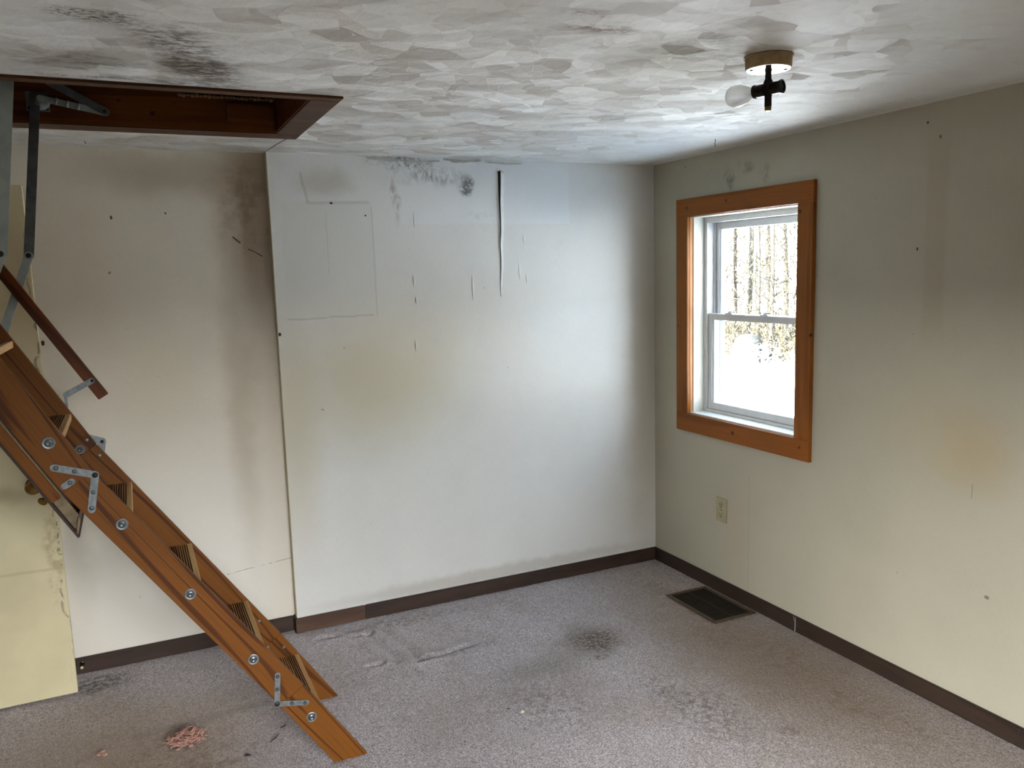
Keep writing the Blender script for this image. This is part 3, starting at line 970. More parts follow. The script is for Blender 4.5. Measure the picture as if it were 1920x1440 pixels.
def rivet(name, c, r, parent, mat='steel', h=0.004, washer=0.0, ax=(0, -1, 0)):
    bm = B()
    if washer:
        lathe(bm, ((washer, -0.001), (washer, 0.0012), (washer * 0.88, 0.0022), (washer * 0.72, 0.0014), (r * 1.05, 0.0016), (r, h * 0.7), (r * 0.6, h), (r * 0.3, h * 0.75), (0, h * 0.7)), ax, c, 24)
    else:
        lathe(bm, ((r, -0.001), (r, h * 0.4), (r * 0.75, h * 0.85), (0, h)), ax, c, 14)
    o = obj(name, bm, [mat, 'screw'] if washer else mat, parent, smooth=True)
    if washer:
        cc = Vector(c)
        for p in o.data.polygons:
            if (WMf(o) @ p.center - cc).length < washer * 0.70:
                p.material_index = 1
    return o

# hinge hardware fixed to the far side of the frame
hp = B()
bx(hp, -2.905, -2.835, HY1 - 0.009, HY1 - 0.005, H + 0.03, H + 0.095)
plate = obj('hinge_plate', hp, 'steel_dull', hatch, bevel=0.001)
hp = B(); lathe(hp, ((0.030, 0), (0.030, 0.006), (0.022, 0.012), (0, 0.013)), (0, -1, 0), (-2.862, HY1 - 0.009, H + 0.064), 28)
obj('spring_cup', hp, 'steel', plate, smooth=True)
for px, pz in ((-2.897, H + 0.04), (-2.842, H + 0.038)):
    rivet('screw', (px, HY1 - 0.009, pz), 0.004, plate, 'rivet', 0.002)

# ------------------------------------------------------------------ attic ladder
lad = thing('attic_ladder', 'varnished wooden fold-down attic ladder with metal hinges leaning from the ceiling opening to the carpet', 'ladder', (-2.07, -0.91, 0.0))
YN, TN = -1.143, 0.020         # near stringer: front face, thickness
YF = -0.696                    # far stringer: face towards the photographer
J0 = Vector((-2.019, 0, 0.004)); J1 = Vector((-2.224, 0, 0.312)); J2 = Vector((-2.787, 0, 1.118)); J3 = Vector((-3.375, 0, 2.150))
WD = 0.096
def frame_of(a, b, y):
    u = (b - a).normalized()
    v = Vector((0, 1, 0))
    w = u.cross(v).normalized()
    if w.z < 0:
        w = -w
        v = -v
    # local x along the board, local z away from the underside
    v = w.cross(u)
    m = Matrix(((u.x, v.x, w.x, a.x), (u.y, v.y, w.y, y), (u.z, v.z, w.z, a.z), (0, 0, 0, 1)))
    return m
def under(k):
    """underside corner at joint k, on the bisector of the two sections"""
    pts = (J0, J1, J2, J3)
    dirs = []
    if k > 0: dirs.append((pts[k] - pts[k - 1]).normalized())
    if k < 3: dirs.append((pts[k + 1] - pts[k]).normalized())
    d = sum(dirs, Vector()).normalized()
    n_ = Vector((-abs(d.z), 0, -abs(d.x)))
    return pts[k] + n_ * (WD / max(0.5, d.dot(dirs[0])))
def stringer(a, b, y, t, foot=False, top=False):
    m = frame_of(a, b, y)
    mi = m.inverted()
    ln = (b - a).length
    u = (b - a).normalized()
    sgn = (mi @ Vector((a.x, y + t, a.z))).y
    if foot:   # cut level with the floor
        k = u.x / u.z
        # lower corner: level with the floor
        perp = Vector((-abs(u.z), 0, -abs(u.x)))   # towards the underside
        pl = a + perp * WD
        s = (a.z - pl.z) / u.z
        pl = pl + u * s
        lo = mi @ Vector((pl.x, y, pl.z))
        qb = mi @ (under(1) + Vector((0, y, 0)))
        prof = [(0, 0), (ln - 0.0001, 0), (qb.x - 0.0001, qb.z), (lo.x, lo.z)]
    else:
        ka = [J0, J1, J2, J3].index(a)
        qa = mi @ (under(ka) + Vector((0, y, 0))); qb = mi @ (under(ka + 1) + Vector((0, y, 0)))
        prof = [(0.0001, 0), (ln - 0.0001, 0), (qb.x - 0.0001, qb.z), (qa.x + 0.0001, qa.z)]
    bm = B()
    prism(bm, prof, 0, sgn)
    for f in bm.faces:
        f.material_index = 0
    o = obj('stringer', bm, ['stair'], lad, m, bevel=0.0018)
    return o
NS = [stringer(J0, J1, YN, TN, True), stringer(J1, J2, YN, TN), stringer(J2, J3, YN, TN)]
FS = [stringer(J0, J1, YF, TN, True), stringer(J1, J2, YF, TN), stringer(J2, J3, YF, TN)]

def top_edge_x(z):
    pts = (J0, J1, J2, J3)
    for a, b in zip(pts, pts[1:]):
        if z <= b.z:
            return a.x + (b.x - a.x) * (z - a.z) / (b.z - a.z)
    return J3.x
treads = [0.216, 0.468, 0.722, 0.975, 1.232, 1.487, 1.742, 1.997]
for tz in treads:
    xf = top_edge_x(tz) - 0.002
    dp, th = 0.077, 0.021
    ya, yb = YN + TN + 0.0005, YF - 0.0005
    bm = B()
    # top with grooves running along the tread
    prof = [(xf - dp, tz - th), (xf - dp, tz)]
    ng = 8
    g0, g1 = xf - dp + 0.006, xf - 0.013
    step = (g1 - g0) / ng
    cols = []
    for i in range(ng):
        a = g0 + i * step
        prof += [(a, tz), (a, tz - 0.0035), (a + step * 0.48, tz - 0.0035), (a + step * 0.48, tz)]
    prof += [(xf - 0.002, tz), (xf, tz - 0.002), (xf, tz - th)]
    va = [bm.verts.new((x, ya, z)) for x, z in prof]
    vb = [bm.verts.new((x, yb, z)) for x, z in prof]
    n_ = len(prof)
    for i in range(n_):
        j = (i + 1) % n_
        f = bm.faces.new((va[j], va[i], vb[i], vb[j]))
        zz = (prof[i][1] + prof[j][1]) / 2
        xm = (prof[i][0] + prof[j][0]) / 2
        if xm > g1 + 0.001:
            f.material_index = 1
        elif zz < tz - 0.001 and zz > tz - 0.004 and xm > xf - dp + 0.001:
            f.material_index = 2
    bm.faces.new(va); bm.faces.new(list(reversed(vb)))
    obj('tread', bm, ['tread', 'tread_light', 'groove'], lad)

# through bolts with cup washers on the near stringer
for i, (x, z) in enumerate(((-2.204, 0.192), (-2.377, 0.439), (-2.549, 0.695), (-2.721, 0.948), (-2.889, 1.215))):
    rivet('bolt', (x, YN - 0.0008, z), 0.0095, NS[0] if i < 1 else (NS[1] if i < 4 else NS[2]), 'steel', 0.005, 0.0175)
rivet('bolt', (-2.838, YF - 0.0008, 1.107), 0.0085, FS[2], 'steel_dull', 0.006, 0.016)
for x, z, k in ((-2.815, 1.138, 2), (-2.781, 1.080, 1), (-2.299, 0.38, 1), (-2.275, 0.27, 0), (-2.216, 0.256, 0)):
    rivet('bolt', (x, YF - 0.0008, z), 0.0058, FS[k], 'steel', 0.004)

# folding hinges: two straps joined by a pin, on both stringers
def hinge(pin, e1, e2, y, w=0.021, dark_first=True):
    bm = B()
    strap(bm, pin, e1, w, 0.0028, y - 0.003)
    h1 = obj('hinge', bm, 'steel', lad, bevel=0.0005)
    bm = B()
    strap(bm, pin, e2, w, 0.0028, y - 0.0062)
    h1b = obj('hinge_strap', bm, 'steel', h1, bevel=0.0005)
    P0 = Vector((pin[0], pin[1]))
    for e, dy in ((e1, 0.003), (e2, 0.0062)):
        E0 = Vector(e)
        for t in (0.50, 0.95):
            q = P0.lerp(E0, t)
            rivet('screw', (q.x, y - dy, q.y), 0.0066, h1, 'screw', 0.0045)
    rivet('hinge_pin', (pin[0], y - 0.0063, pin[1]), 0.0080, h1, 'rivet', 0.004)
    return h1
hinge((-2.779, 1.108), (-2.882, 1.142), (-2.797, 1.006), YN)
hinge((-2.313, 0.270), (-2.305, 0.368), (-2.218, 0.250), YN, 0.018)
# the far pair sits on the outer face of the far stringer; its tip shows above the edge
def hinge_far(pin, e1, e2, w=0.021):
    bm = B()
    strap(bm, pin, e1, w, 0.0028, YF + TN)
    strap(bm, pin, e2, w, 0.0028, YF + TN + 0.003)
    h = obj('hinge', bm, 'steel', lad)
    rivet('hinge_pin', (pin[0], YF + TN - 0.001, pin[1]), 0.0055, h, 'rivet', 0.003)
hinge_far((-2.770, 1.124), (-2.86, 1.16), (-2.79, 1.02), 0.024)
hinge_far((-2.313, 0.270), (-2.305, 0.368), (-2.218, 0.250), 0.018)

# little angle bracket tying the ladder to the hatch panel
bm = B()
strap(bm, (-2.860, 1.085), (-2.841, 1.096), 0.019, 0.003, YN - 0.0045)
ab = obj('angle_bracket', bm, 'steel', lad, bevel=0.0005)
rivet('screw', (-2.845, YN - 0.0045, 1.0935), 0.0060, ab, 'screw', 0.004)

# hatch panel behind the top section
u = (J3 - J2).normalized()
PM = frame_of(J2, J3, 0.0)
pan = thing('hatch_panel', None, None, J2)
pan.parent = lad
pan.matrix_basis = WM[lad.name].inverted() @ PM
WM[pan.name] = PM
# local: x along the slope, z up-right, y flipped or not
sy = (PM.inverted() @ Vector((J2.x, 1, J2.z))).y
def pbox(x0, x1, ya, yb, z0, z1):
    bm = B(); bx(bm, x0, x1, ya * sy, yb * sy, z0, z1); return bm
zb = -WD - 0.001
yn, yf = -1.178, -0.640
def pprism(prof, ya, yb):
    bm = B(); prism(bm, prof, ya * sy, yb * sy); return bm
obj('plywood_skin', pbox(-0.134, 1.17, yn - 0.004, yf, zb - 0.037, zb - 0.0312), 'ply', pan, PM)
obj('side_rail', pbox(-0.010, 1.15, yn, yn + 0.018, zb - 0.031, zb - 0.004), 'stair', pan, PM, bevel=0.001)
obj('side_rail', pbox(0.0, 1.15, yf - 0.02, yf - 0.001, zb - 0.031, zb - 0.004), 'stair', pan, PM, bevel=0.001)
obj('edge_strip', pprism([(-0.083, zb - 0.0008), (1.15, zb - 0.0008), (1.15, zb - 0.0308), (-0.118, zb - 0.0308)], yn + 0.0185, yn + 0.032), 'panel_top', pan, PM, bevel=0.001)
obj('end_rail', pprism([(-0.0835, zb - 0.0015), (-0.1185, zb - 0.0308), (-0.1275, zb - 0.0308), (-0.0925, zb - 0.0015)], yn, yf), 'panel_end', pan, PM, bevel=0.001)

# hand rail and its bracket
ra, rb = Vector((-3.10, 0, 1.893)), Vector((-2.737, 0, 1.287))
mm = frame_of(rb, ra, -0.671)
bm = B()
sgn = 1 if (mm.inverted() @ Vector((rb.x, 1, rb.z))).y > 0 else -1
prism(bm, [(0, 0), ((ra - rb).length, 0), ((ra - rb).length, -0.036), (0, -0.036)], 0, 0.022 * sgn)
hr = obj('handrail', bm, 'rail', lad, mm, bevel=0.0015)
bm = B()
strap(bm, (-2.784, 1.336), (-2.864, 1.295), 0.019, 0.003, -0.6745)
bx(bm, -2.871, -2.862, -0.6745, -0.6715, 1.235, 1.288)
br = obj('rail_bracket', bm, 'steel', lad, bevel=0.0005)
rivet('screw', (-2.782, -0.6745, 1.337), 0.006, br, 'rivet', 0.003)

# folding arms
def arm(top, knee, low, mat_up, mat_low, w=0.030, wl=0.028):
    bm = B(); strap3(bm, top, knee, w, 0.004)
    a = obj('arm', bm, mat_up, lad, bevel=0.0008)
    k2 = Vector(knee) + Vector((0, -0.004, 0))
    bm = B(); strap3(bm, k2, low, wl, 0.004)
    l_ = obj('lower_arm', bm, mat_low, lad, bevel=0.0008)
    rivet('knee_rivet', k2 + Vector((0, -0.002, 0)), 0.0085, l_, 'rivet', 0.004)
    return a, l_
arm((-2.876, -0.525, 2.286), (-2.933, -0.642, 1.762), (-3.047, -0.642, 1.467), 'steel_dull', 'steel_pale', 0.030, 0.026)
na, nl = arm((-2.893, -1.10, 2.28), (-2.958, -1.115, 1.752), (-3.10, -1.165, 1.40), 'steel_pale', 'steel_pale', 0.034, 0.030)
# spring arms inside the opening
bm = B(); strap3(bm, (-2.83, -0.535, 2.345), (-2.665, -0.540, 2.254), 0.026, 0.004)
sa = obj('spring_arm', bm, 'steel_dull', lad, bevel=0.0008)
rivet('arm_rivet', (-2.667, -0.543, 2.255), 0.0065, sa, 'rivet', 0.003)
bm = B(); strap3(bm, (-2.862, -0.531, 2.290), (-2.665, -0.534, 2.252), 0.020, 0.006)
for k in range(3):
    t = 0.25 + k * 0.17
    c = Vector((-2.862, -0.535, 2.290)).lerp(Vector((-2.665, -0.538, 2.252)), t)
    lathe(bm, ((0.0115, -0.003), (0.0125, 0.0), (0.0115, 0.003)), (0.98, 0, -0.19), c, 14)
obj('spring_arm', bm, 'steel_pale', lad)

# ------------------------------------------------------------------ door standing open against the recess
DT = Matrix.Translation((-2.966, -0.17, 0.0)) @ Matrix.Rotation(math.radians(-0.25), 4, 'Y') @ Matrix.Translation((2.966, 0.17, 0.0))
door = thing('door_1', None, None, (-3.70, -0.15, 0), kind='structure')
bm = B(); bx(bm, -3.74, -2.966, -0.17, -0.135, 0.012, 2.04)
obj('door_slab', bm, 'door', door, DT, bevel=0.0015)
kb = B()
kd = Vector((0, -1, 0))
lathe(kb, ((0.029, 0), (0.030, 0.004), (0.024, 0.010), (0.012, 0.012), (0.011, 0.030), (0.018, 0.034), (0.0265, 0.044), (0.0275, 0.054), (0.022, 0.062), (0.010, 0.064), (0, 0.0635)), kd, (-3.040, -0.17, 0.893), 32)
obj('door_knob', kb, 'brass', door, smooth=True)
kb = B()
lathe(kb, ((0.010, 0.0), (0.0075, 0.010), (0.008, 0.030), (0.012, 0.045), (0.0185, 0.056), (0.0165, 0.060), (0, 0.061)), (-0.40, -0.80, -0.45), (-2.990, -0.17, 0.858), 24)
obj('door_pull', kb, 'brass', door, smooth=True)
kb = B(); bx(kb, -2.966, -2.955, -0.158, -0.147, 1.433, 1.452)
obj('latch_bolt', kb, 'brass', door, bevel=0.002)

# door stop on the recess baseboard
bm = B()
lathe(bm, ((0.010, 0), (0.010, 0.004), (0.004, 0.006), (0.0045, 0.040), (0.006, 0.042)), (0, -1, 0), (-2.955, REC - BT, 0.046), 14)
ds = obj('door_stop', bm, 'bronze', None, smooth=True)
tag(ds, 'small door stop with a pale tip on the baseboard beside the open door', 'door stop')
bm = B(); lathe(bm, ((0.0055, 0), (0.0062, 0.003), (0.0055, 0.008), (0, 0.009)), (0, -1, 0), (-2.955, REC - BT - 0.042, 0.046), 14)
obj('rubber_tip', bm, plain('pale_rubber', lin(220, 208, 168), 0.5), ds, smooth=True)

# ------------------------------------------------------------------ ceiling light
LC = Vector((-1.033, -2.009, H))
lt = thing('ceiling_light', 'bare two-socket ceiling light with a tarnished round canopy and one clear bulb', 'ceiling light', LC)
bm = B()
lathe(bm, ((0.064, 0.0), (0.066, -0.003), (0.062, -0.004), (0.0605, -0.030), (0.059, -0.033)), (0, 0, 1), LC, 48)
can = obj('canopy', bm, 'canopy', lt, smooth=True)
bm = B()
lathe(bm, ((0.0588, -0.0325), (0.057, -0.0345), (0.0, -0.0350)), (0, 0, 1), LC, 48)
dsk = obj('canopy_plate', bm, 'mirror', can, smooth=True)
for s in (-1, 1):
    d = Vector((0.905, -0.426, 0)) * 0.046 * s
    rivet('screw_hole', LC + d + Vector((0, 0, -0.0342)), 0.0058, dsk, 'black', 0.0018, ax=(0, 0, -1))
bm = B()
lathe(bm, ((0.0105, -0.034), (0.0085, -0.040), (0.0085, -0.058), (0.0125, -0.066), (0.0125, -0.098), (0.0095, -0.104), (0.0095, -0.130), (0.0085, -0.131)), (0, 0, 1), LC, 20)
obj('stem', bm, 'bronze', lt, smooth=True)
bm = B(); lathe(bm, ((0.0092, -0.131), (0.0085, -0.140), (0.006, -0.1425), (0, -0.143)), (0, 0, 1), LC, 20)
obj('finial', bm, plain('worn_gold_tip', lin(170, 146, 96), 0.2, 0.9), lt, smooth=True)
bd = Vector((-0.30, 0.955, -0.02)).normalized()
SC = LC + Vector((0, 0, -0.085))
for s, nm in ((1, 'a'), (-1, 'b')):
    bm = B()
    lathe(bm, ((0.012, 0.006), (0.0165, 0.010), (0.0165, 0.036), (0.0185, 0.038), (0.0185, 0.042), (0.0145, 0.0425), (0.0140, 0.028), (0, 0.028)), bd * s, SC, 28)
    so = obj('socket', bm, 'bronze', lt, smooth=True)
    if s == -1:
        bm = B(); lathe(bm, ((0.0138, 0.029), (0.0138, 0.037), (0.0132, 0.037), (0.0132, 0.030)), bd * s, SC, 24)
        obj('threaded_shell', bm, 'steel', so, smooth=True)
bm = B()
lathe(bm, ((0.0125, 0.028), (0.0125, 0.044), (0.0155, 0.054), (0.0235, 0.070), (0.0288, 0.084), (0.0300, 0.096), (0.0285, 0.109), (0.0235, 0.119), (0.0150, 0.1255), (0.006, 0.128), (0, 0.1285)), bd, SC, 36)
obj('light_bulb', bm, 'bulb', lt, smooth=True)

# small bent wire hook left in the ceiling by the window
bm = B()
hk = Vector((-0.255, -0.83, H))
tube(bm, [hk + Vector((0, 0, 0.002)), hk + Vector((0.001, 0, -0.010)), hk + Vector((-0.002, 0.001, -0.018)), hk + Vector((0.003, 0.001, -0.026)), hk + Vector((0.000, 0.001, -0.031)), hk + Vector((-0.006, 0.001, -0.030))], 0.0013, 7)
tag(obj('ceiling_hook', bm, 'twig', None, smooth=True), 'small bent dark wire hook hanging from the ceiling above the window', 'hook')
bm = B()
hk = Vector((-2.75, -0.115, H))
tube(bm, [hk + Vector((0, 0, 0.002)), hk + Vector((0.001, 0, -0.006)), hk + Vector((0.005, 0.001, -0.010))], 0.0012, 7)
tag(obj('ceiling_nail', bm, 'twig', None, smooth=True), 'tiny dark nail sticking out of the ceiling between the attic opening and the recessed wall', 'nail')

# ------------------------------------------------------------------ wall outlet
ol = thing('wall_outlet', 'ivory duplex electrical outlet low on the wall below the window', 'outlet', (0, -0.583, 0.436))
oy0, oy1, oz0, oz1 = -0.624, -0.542, 0.373, 0.500
bm = B(); bx(bm, -0.006, 0.0, oy0, oy1, oz0, oz1)
fp = obj('faceplate', bm, 'outlet', ol, bevel=0.0025)
for zc in (0.461, 0.412):
    bm = B()
    lathe(bm, ((0.0165, 0.0), (0.0165, 0.0022), (0.0155, 0.003), (0, 0.003)), (-1, 0, 0), (-0.0058, -0.583, zc), 26)
    rc = obj('receptacle', bm, 'outlet', ol, smooth=True)
    bm = B()
    bx(bm, -0.0095, -0.0080, -0.583 + 0.0055, -0.583 + 0.0085, zc - 0.002, zc + 0.009)
    bx(bm, -0.0095, -0.0080, -0.583 - 0.0085, -0.583 - 0.0055, zc - 0.002, zc + 0.009)
    lathe(bm, ((0.0032, 0), (0.0032, 0.0012), (0, 0.0012)), (-1, 0, 0), (-0.0082, -0.583, zc - 0.0085), 10)
    obj('slots', bm, 'black', rc)
rivet('screw', (-0.0058, -0.583, 0.4365), 0.0035, fp, 'rivet', 0.0015, ax=(-1, 0, 0))

# ------------------------------------------------------------------ floor register
rg = thing('floor_register', 'dark brown slotted metal heating register in the carpet beside the right wall', 'floor vent', (-0.16, -0.69, 0))
rx0, rx1, ry0, ry1 = -0.278, -0.032, -0.876, -0.486
bm = B()
bw = 0.020
bx(bm, rx0, rx1, ry0, ry0 + bw, 0.0, 0.006); bx(bm, rx0, rx1, ry1 - bw, ry1, 0.0, 0.006)
bx(bm, rx0, rx0 + bw, ry0 + bw, ry1 - bw, 0.0, 0.006); bx(bm, rx1 - bw, rx1, ry0 + bw, ry1 - bw, 0.0, 0.006)
obj('register_frame', bm, 'register_rim', rg, bevel=0.002)
bm = B()
n_l = 24
for i in range(n_l):
    y = ry0 + bw + (i + 0.5) * (ry1 - ry0 - 2 * bw) / n_l
    prism_pts = None
    bx(bm, rx0 + bw, rx1 - bw, y - 0.0026, y + 0.0026, -0.002, 0.0042)
bx(bm, (rx0 + rx1) / 2 - 0.003, (rx0 + rx1) / 2 + 0.003, ry0 + bw, ry1 - bw, -0.002, 0.0045)
obj('louvers', bm, 'register', rg)
bm = B(); bx(bm, rx0 + bw * 0.6, rx1 - bw * 0.6, ry0 + bw * 0.6, ry1 - bw * 0.6, -0.008, 0.0012)
obj('duct', bm, 'black', rg)

# ------------------------------------------------------------------ litter on the carpet
bm = B()
rnd = random.Random(3)
for k in range(260):
    r = 0.055 * math.sqrt(rnd.random())
    a = rnd.random() * 6.283
    c = Vector((-2.592 + r * math.cos(a), -0.735 + 0.95 * r * math.sin(a), 0.006 + 0.030 * (1 - r / 0.06) * rnd.random()))
    pts = [c]
    for q in range(5):
        c = c + Vector((rnd.uniform(-1, 1), rnd.uniform(-1, 1), rnd.uniform(-0.5, 0.5))) * 0.011
        c.z = max(0.004, c.z)
        pts.append(c)
    tube(bm, pts, [0.0006, 0.0018, 0.0030, 0.0026, 0.0014, 0.0005], 5)
tag(obj('insulation_tuft', bm, 'insul', None, smooth=True), 'ragged tuft of pink insulation lying on the carpet left of the ladder foot', 'insulation')
bm = B()
for k in range(10):
    c = Vector((-2.865 + rnd.uniform(-0.012, 0.012), -0.70 + rnd.uniform(-0.010, 0.010), 0.005))
    pts = [c]
    for q in range(3):
        c = c + Vector((rnd.uniform(-1, 1), rnd.uniform(-1, 1), rnd.uniform(-0.3, 0.4))) * 0.009
        c.z = max(0.003, c.z)
        pts.append(c)
    tube(bm, pts, [0.001, 0.004, 0.004, 0.001], 6)
tag(obj('insulation_scrap', bm, 'insul', None, smooth=True), 'tiny pale pink insulation scrap on the carpet in front of the open door', 'insulation')
def twig(a, b, r, label):
    bm = B()
    a = Vector(a); b = Vector(b)
    mid = a.lerp(b, 0.5) + Vector((0.004, -0.003, 0.002))
    tube(bm, [a, mid, b], [r * 0.6, r, r * 0.5], 6)
    tag(obj('twig', bm, 'twig', None, smooth=True), label, 'twig')
twig((-2.315, -0.905, 0.003), (-2.278, -0.862, 0.004), 0.0022, 'longer thin dark twig on the carpet between the insulation tuft and the near ladder foot')
twig((-2.265, -0.825, 0.003), (-2.243, -0.812, 0.004), 0.0022, 'short dark twig on the carpet just below the lowest ladder hinge')
def chip(c, s, mat, label, name='plaster_chip', cat='debris', seed=0):
    bm = B()
    rnd = random.Random(seed)
    top = bm.verts.new((c[0], c[1], 0.010 * s / 0.02))
    ring = []
    for k in range(8):
        a = 6.283 * k / 8
        r = s * rnd.uniform(0.45, 1.0)
        ring.append(bm.verts.new((c[0] + r * math.cos(a), c[1] + 0.6 * r * math.sin(a), -0.001 + rnd.uniform(0, 0.003))))
    for k in range(8):
        bm.faces.new((ring[k], ring[(k + 1) % 8], top))
    bm.faces.new(list(reversed(ring)))
    return tag(obj(name, bm, mat, None), label, cat)
chip((-1.417, -1.146), 0.017, 'chip', 'cream plaster chip lying alone in the middle of the carpet', seed=4)
chip((-1.455, -1.10), 0.008, 'twig', 'dark crumb on the carpet next to the cream plaster chip', 'crumb', seed=6)
chip((-2.40, -0.945), 0.016, 'twig', 'dark leaf fragment on the carpet below the pink insulation tuft', 'leaf_fragment', seed=9)

# cobweb thread on the right baseboard
bm = B()
tube(bm, [(-BT - 0.001, -1.112, 0.070), (-BT - 0.003, -1.113, 0.040), (-BT - 0.003, -1.112, 0.002)], [0.0006, 0.0013, 0.0016], 6)
tube(bm, [(-BT - 0.001, -1.098, 0.070), (-BT - 0.002, -1.108, 0.045)], 0.0006, 5)
tag(obj('cobweb_thread', bm, plain('pale_thread', lin(200, 200, 196), 0.8), None), 'short white cobweb thread stuck to the dark baseboard of the window wall', 'cobweb')

# ------------------------------------------------------------------ outside
GZ = -0.75
bm = B()
n1, n2 = 60, 60
gr = []
for j in range(n2 + 1):
    row = []
    for i in range(n1 + 1):
        x = 0.35 + 45 * (i / n1) ** 1.5
        y = -22 + 66 * j / n2
        z = GZ + 0.03 * noise.noise((x * 0.25, y * 0.25, 0)) + 0.03 * noise.noise((x * 1.1, y * 1.1, 4))
        row.append(bm.verts.new((x, y, z)))
    gr.append(row)
for j in range(n2):
    for i in range(n1):
        bm.faces.new((gr[j][i], gr[j][i + 1], gr[j + 1][i + 1], gr[j + 1][i]))
obj('snow_ground', bm, plain('fresh_snow', (0.86, 0.89, 0.93), 0.8, 0, 0.03, 3), smooth=True, kind='structure')

def bark(name, a, b):
    g = G(name)
    n1 = g.noise(g.scale(g.P, (9, 9, 2.5)), 3.0, 4.0, 0.7)
    return g.done(g.mix(g.rng(n1, 0.35, 0.7), a, b), 0.9)
M['bark'] = bark('grey_brown_bark', (0.026, 0.021, 0.012), (0.013, 0.0105, 0.006))
M['bark_pale'] = bark('pale_bark', (0.045, 0.040, 0.028), (0.024, 0.020, 0.014))
def leafmat(name, a, b):
    g = G(name)
    n1 = g.noise(g.P, 2.2, 3.0, 0.6)
    return g.done(g.mix(g.rng(n1, 0.35, 0.65), a, b), 0.9)
M['under'] = leafmat('ochre_winter_undergrowth', (0.040, 0.030, 0.0095), (0.019, 0.014, 0.005))
M['frost'] = plain('snow_covered_twigs', (0.62, 0.64, 0.66), 0.8)
M['boulder'] = plain('grey_green_boulder', (0.0085, 0.0092, 0.0078), 0.9, 0, 0.3, 4)

kinds = [('slim straight dark trunk', 0.055), ('thick grey-brown trunk', 0.15), ('leaning thin trunk', 0.045), ('pale birch-like trunk', 0.09)]
places = [('behind the boulder', 12.6, 13.9), ('at the left edge of the pane', 12.2, 15.4), ('behind the snowy shrub', 13.5, 14.6), ('at the right edge of the pane', 13.0, 13.2)]
tr_rnd = random.Random(21)
def tree(x, y, r, h, lean, label, mat='bark'):
    base = Vector((x, y, GZ - 0.1))
    bm = B()
    pts = []; rad = []
    for k in range(7):
        s = k / 6
        pts.append(base + Vector((lean[0] * s + 0.08 * math.sin(s * 5 + x), lean[1] * s + 0.08 * math.cos(s * 4 + y), h * s)))
        rad.append(r * (1 - 0.75 * s) + 0.008)
    tube(bm, pts, rad, 8)
    for k in range(26):
        s = tr_rnd.uniform(0.12, 0.95)
        f = s * 6
        i0 = min(5, int(f))
        p = pts[i0].lerp(pts[i0 + 1], f - i0)
        a = tr_rnd.uniform(0, 6.283)
        ln = tr_rnd.uniform(0.5, 1.3) * (1.1 - 0.5 * s)
        d = Vector((math.cos(a), math.sin(a), tr_rnd.uniform(-0.1, 0.7)))
        q = p + d * ln
        tube(bm, [p, p.lerp(q, 0.5) + Vector((0, 0, 0.06)), q], [0.014, 0.009, 0.003], 4)
        for m_ in range(3):
            s2 = tr_rnd.uniform(0.1, 0.9)
            p2 = p.lerp(q, s2) + Vector((0, 0, 0.12 * min(s2, 1 - s2)))
            q2 = p2 + Vector((tr_rnd.uniform(-1, 1), tr_rnd.uniform(-1, 1), tr_rnd.uniform(-0.2, 0.9))) * 0.35
            tube(bm, [p2, q2], [0.006, 0.002], 3)
    tag(obj('tree', bm, mat, None, smooth=True), label, 'tree', 'bare winter trees at the edge of the woods')
specs = [
    (13.2, 16.3, .10, 'thick trunk at the left edge of the upper pane'),
    (12.4, 14.9, .05, 'slim trunk right of the thick one at the pane edge'),
    (14.6, 16.6, .06, 'thin trunk seen through the middle left of the upper pane'),
    (13.6, 15.0, .085, 'pale trunk rising behind the snowy shrub'),
    (15.4, 16.4, .07, 'bare trunk deep behind the snowy shrub'),
    (12.9, 13.6, .045, 'slim trunk behind the right part of the snowy shrub'),
    (14.9, 15.3, .10, 'stout trunk deep in the woods right of the shrub'),
    (12.3, 12.3, .05, 'thin trunk near the right casing seen through the panes'),
    (13.9, 13.6, .075, 'trunk at the right edge of the panes beside the casing'),
    (12.0, 10.2, .08, 'trunk hidden just past the right window casing'),
    (13.0, 8.0, .10, 'tall trunk far to the right of the shrub'),
    (12.2, 18.2, .09, 'tall trunk far to the left of the shrub'),
]
for x, y, r, lab in specs:
    tree(x, y, r, tr_rnd.uniform(6.5, 9.0), (tr_rnd.uniform(-0.4, 0.4), tr_rnd.uniform(-0.5, 0.5)), lab, 'bark_pale' if 'pale' in lab else 'bark')

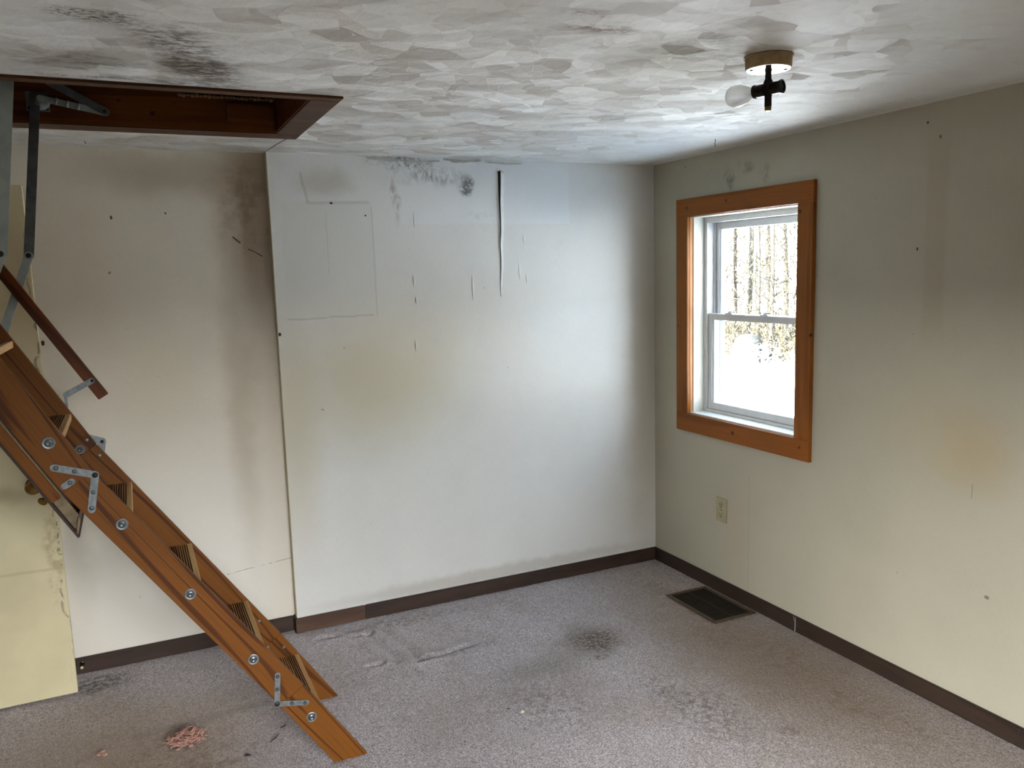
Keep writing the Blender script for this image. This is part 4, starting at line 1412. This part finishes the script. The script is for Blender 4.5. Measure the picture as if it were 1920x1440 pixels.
# tangled undergrowth: nobody could count it
bm = B()
ur = random.Random(5)
for k in range(60000):
    x = ur.uniform(11.7, 19.0)
    y = ur.uniform(4.0, 24.0)
    zt = GZ + 5.2 * ur.random() ** 2.6
    c = Vector((x, y, zt))
    d = Vector((ur.gauss(0, 0.5), ur.gauss(0, 0.5), ur.uniform(0.1, 1.0))).normalized()
    s = Vector((ur.gauss(0, 1), ur.gauss(0, 1), ur.gauss(0, 0.4))).normalized()
    l_ = ur.uniform(0.12, 0.42)
    w_ = ur.uniform(0.008, 0.026)
    a = bm.verts.new(c - s * w_); b = bm.verts.new(c + s * w_); e = bm.verts.new(c + d * l_)
    bm.faces.new((a, b, e))
un = obj('undergrowth', bm, 'under')
tag(un, 'yellow-brown tangle of brush filling the edge of the woods outside the window', 'undergrowth', kind='stuff')
# snow-covered shrub in front of the woods and the rounded boulder behind it
shc = Vector((11.05, 11.40, GZ))
sh = thing('snowy_shrub', 'snow-covered bare shrub standing in front of the woods outside the window', 'shrub', shc)
bm = B()
for k in range(26):
    a = ur.uniform(0, 6.283); r0 = ur.uniform(0, 0.22)
    p = shc + Vector((r0 * math.cos(a), r0 * math.sin(a) * 1.5, 0))
    pts = [p]
    d = Vector((math.cos(a) * 0.35, math.sin(a) * 0.55, 1.0)).normalized()
    for q in range(5):
        p = p + d * ur.uniform(0.09, 0.16)
        d = (d + Vector((ur.gauss(0, .35), ur.gauss(0, .35), ur.gauss(0, .15)))).normalized()
        pts.append(p.copy())
        if q > 0:
            e = p + Vector((ur.gauss(0, .1), ur.gauss(0, .12), ur.uniform(-0.02, .14)))
            tube(bm, [p, e], [0.006, 0.003], 4)
    tube(bm, pts, [0.009, 0.008, 0.007, 0.006, 0.005, 0.004], 5)
obj('twigs', bm, 'frost', sh)
bm = B()
lathe(bm, ((0.36, -0.1), (0.40, 0.2), (0.38, 0.45), (0.27, 0.64), (0.13, 0.71), (0, 0.72)), (0, 0, 1), (11.55, 12.40, GZ), 24)
tag(obj('boulder', bm, 'boulder', None, smooth=True), 'rounded grey boulder behind the snow-covered shrub outside the window', 'boulder')
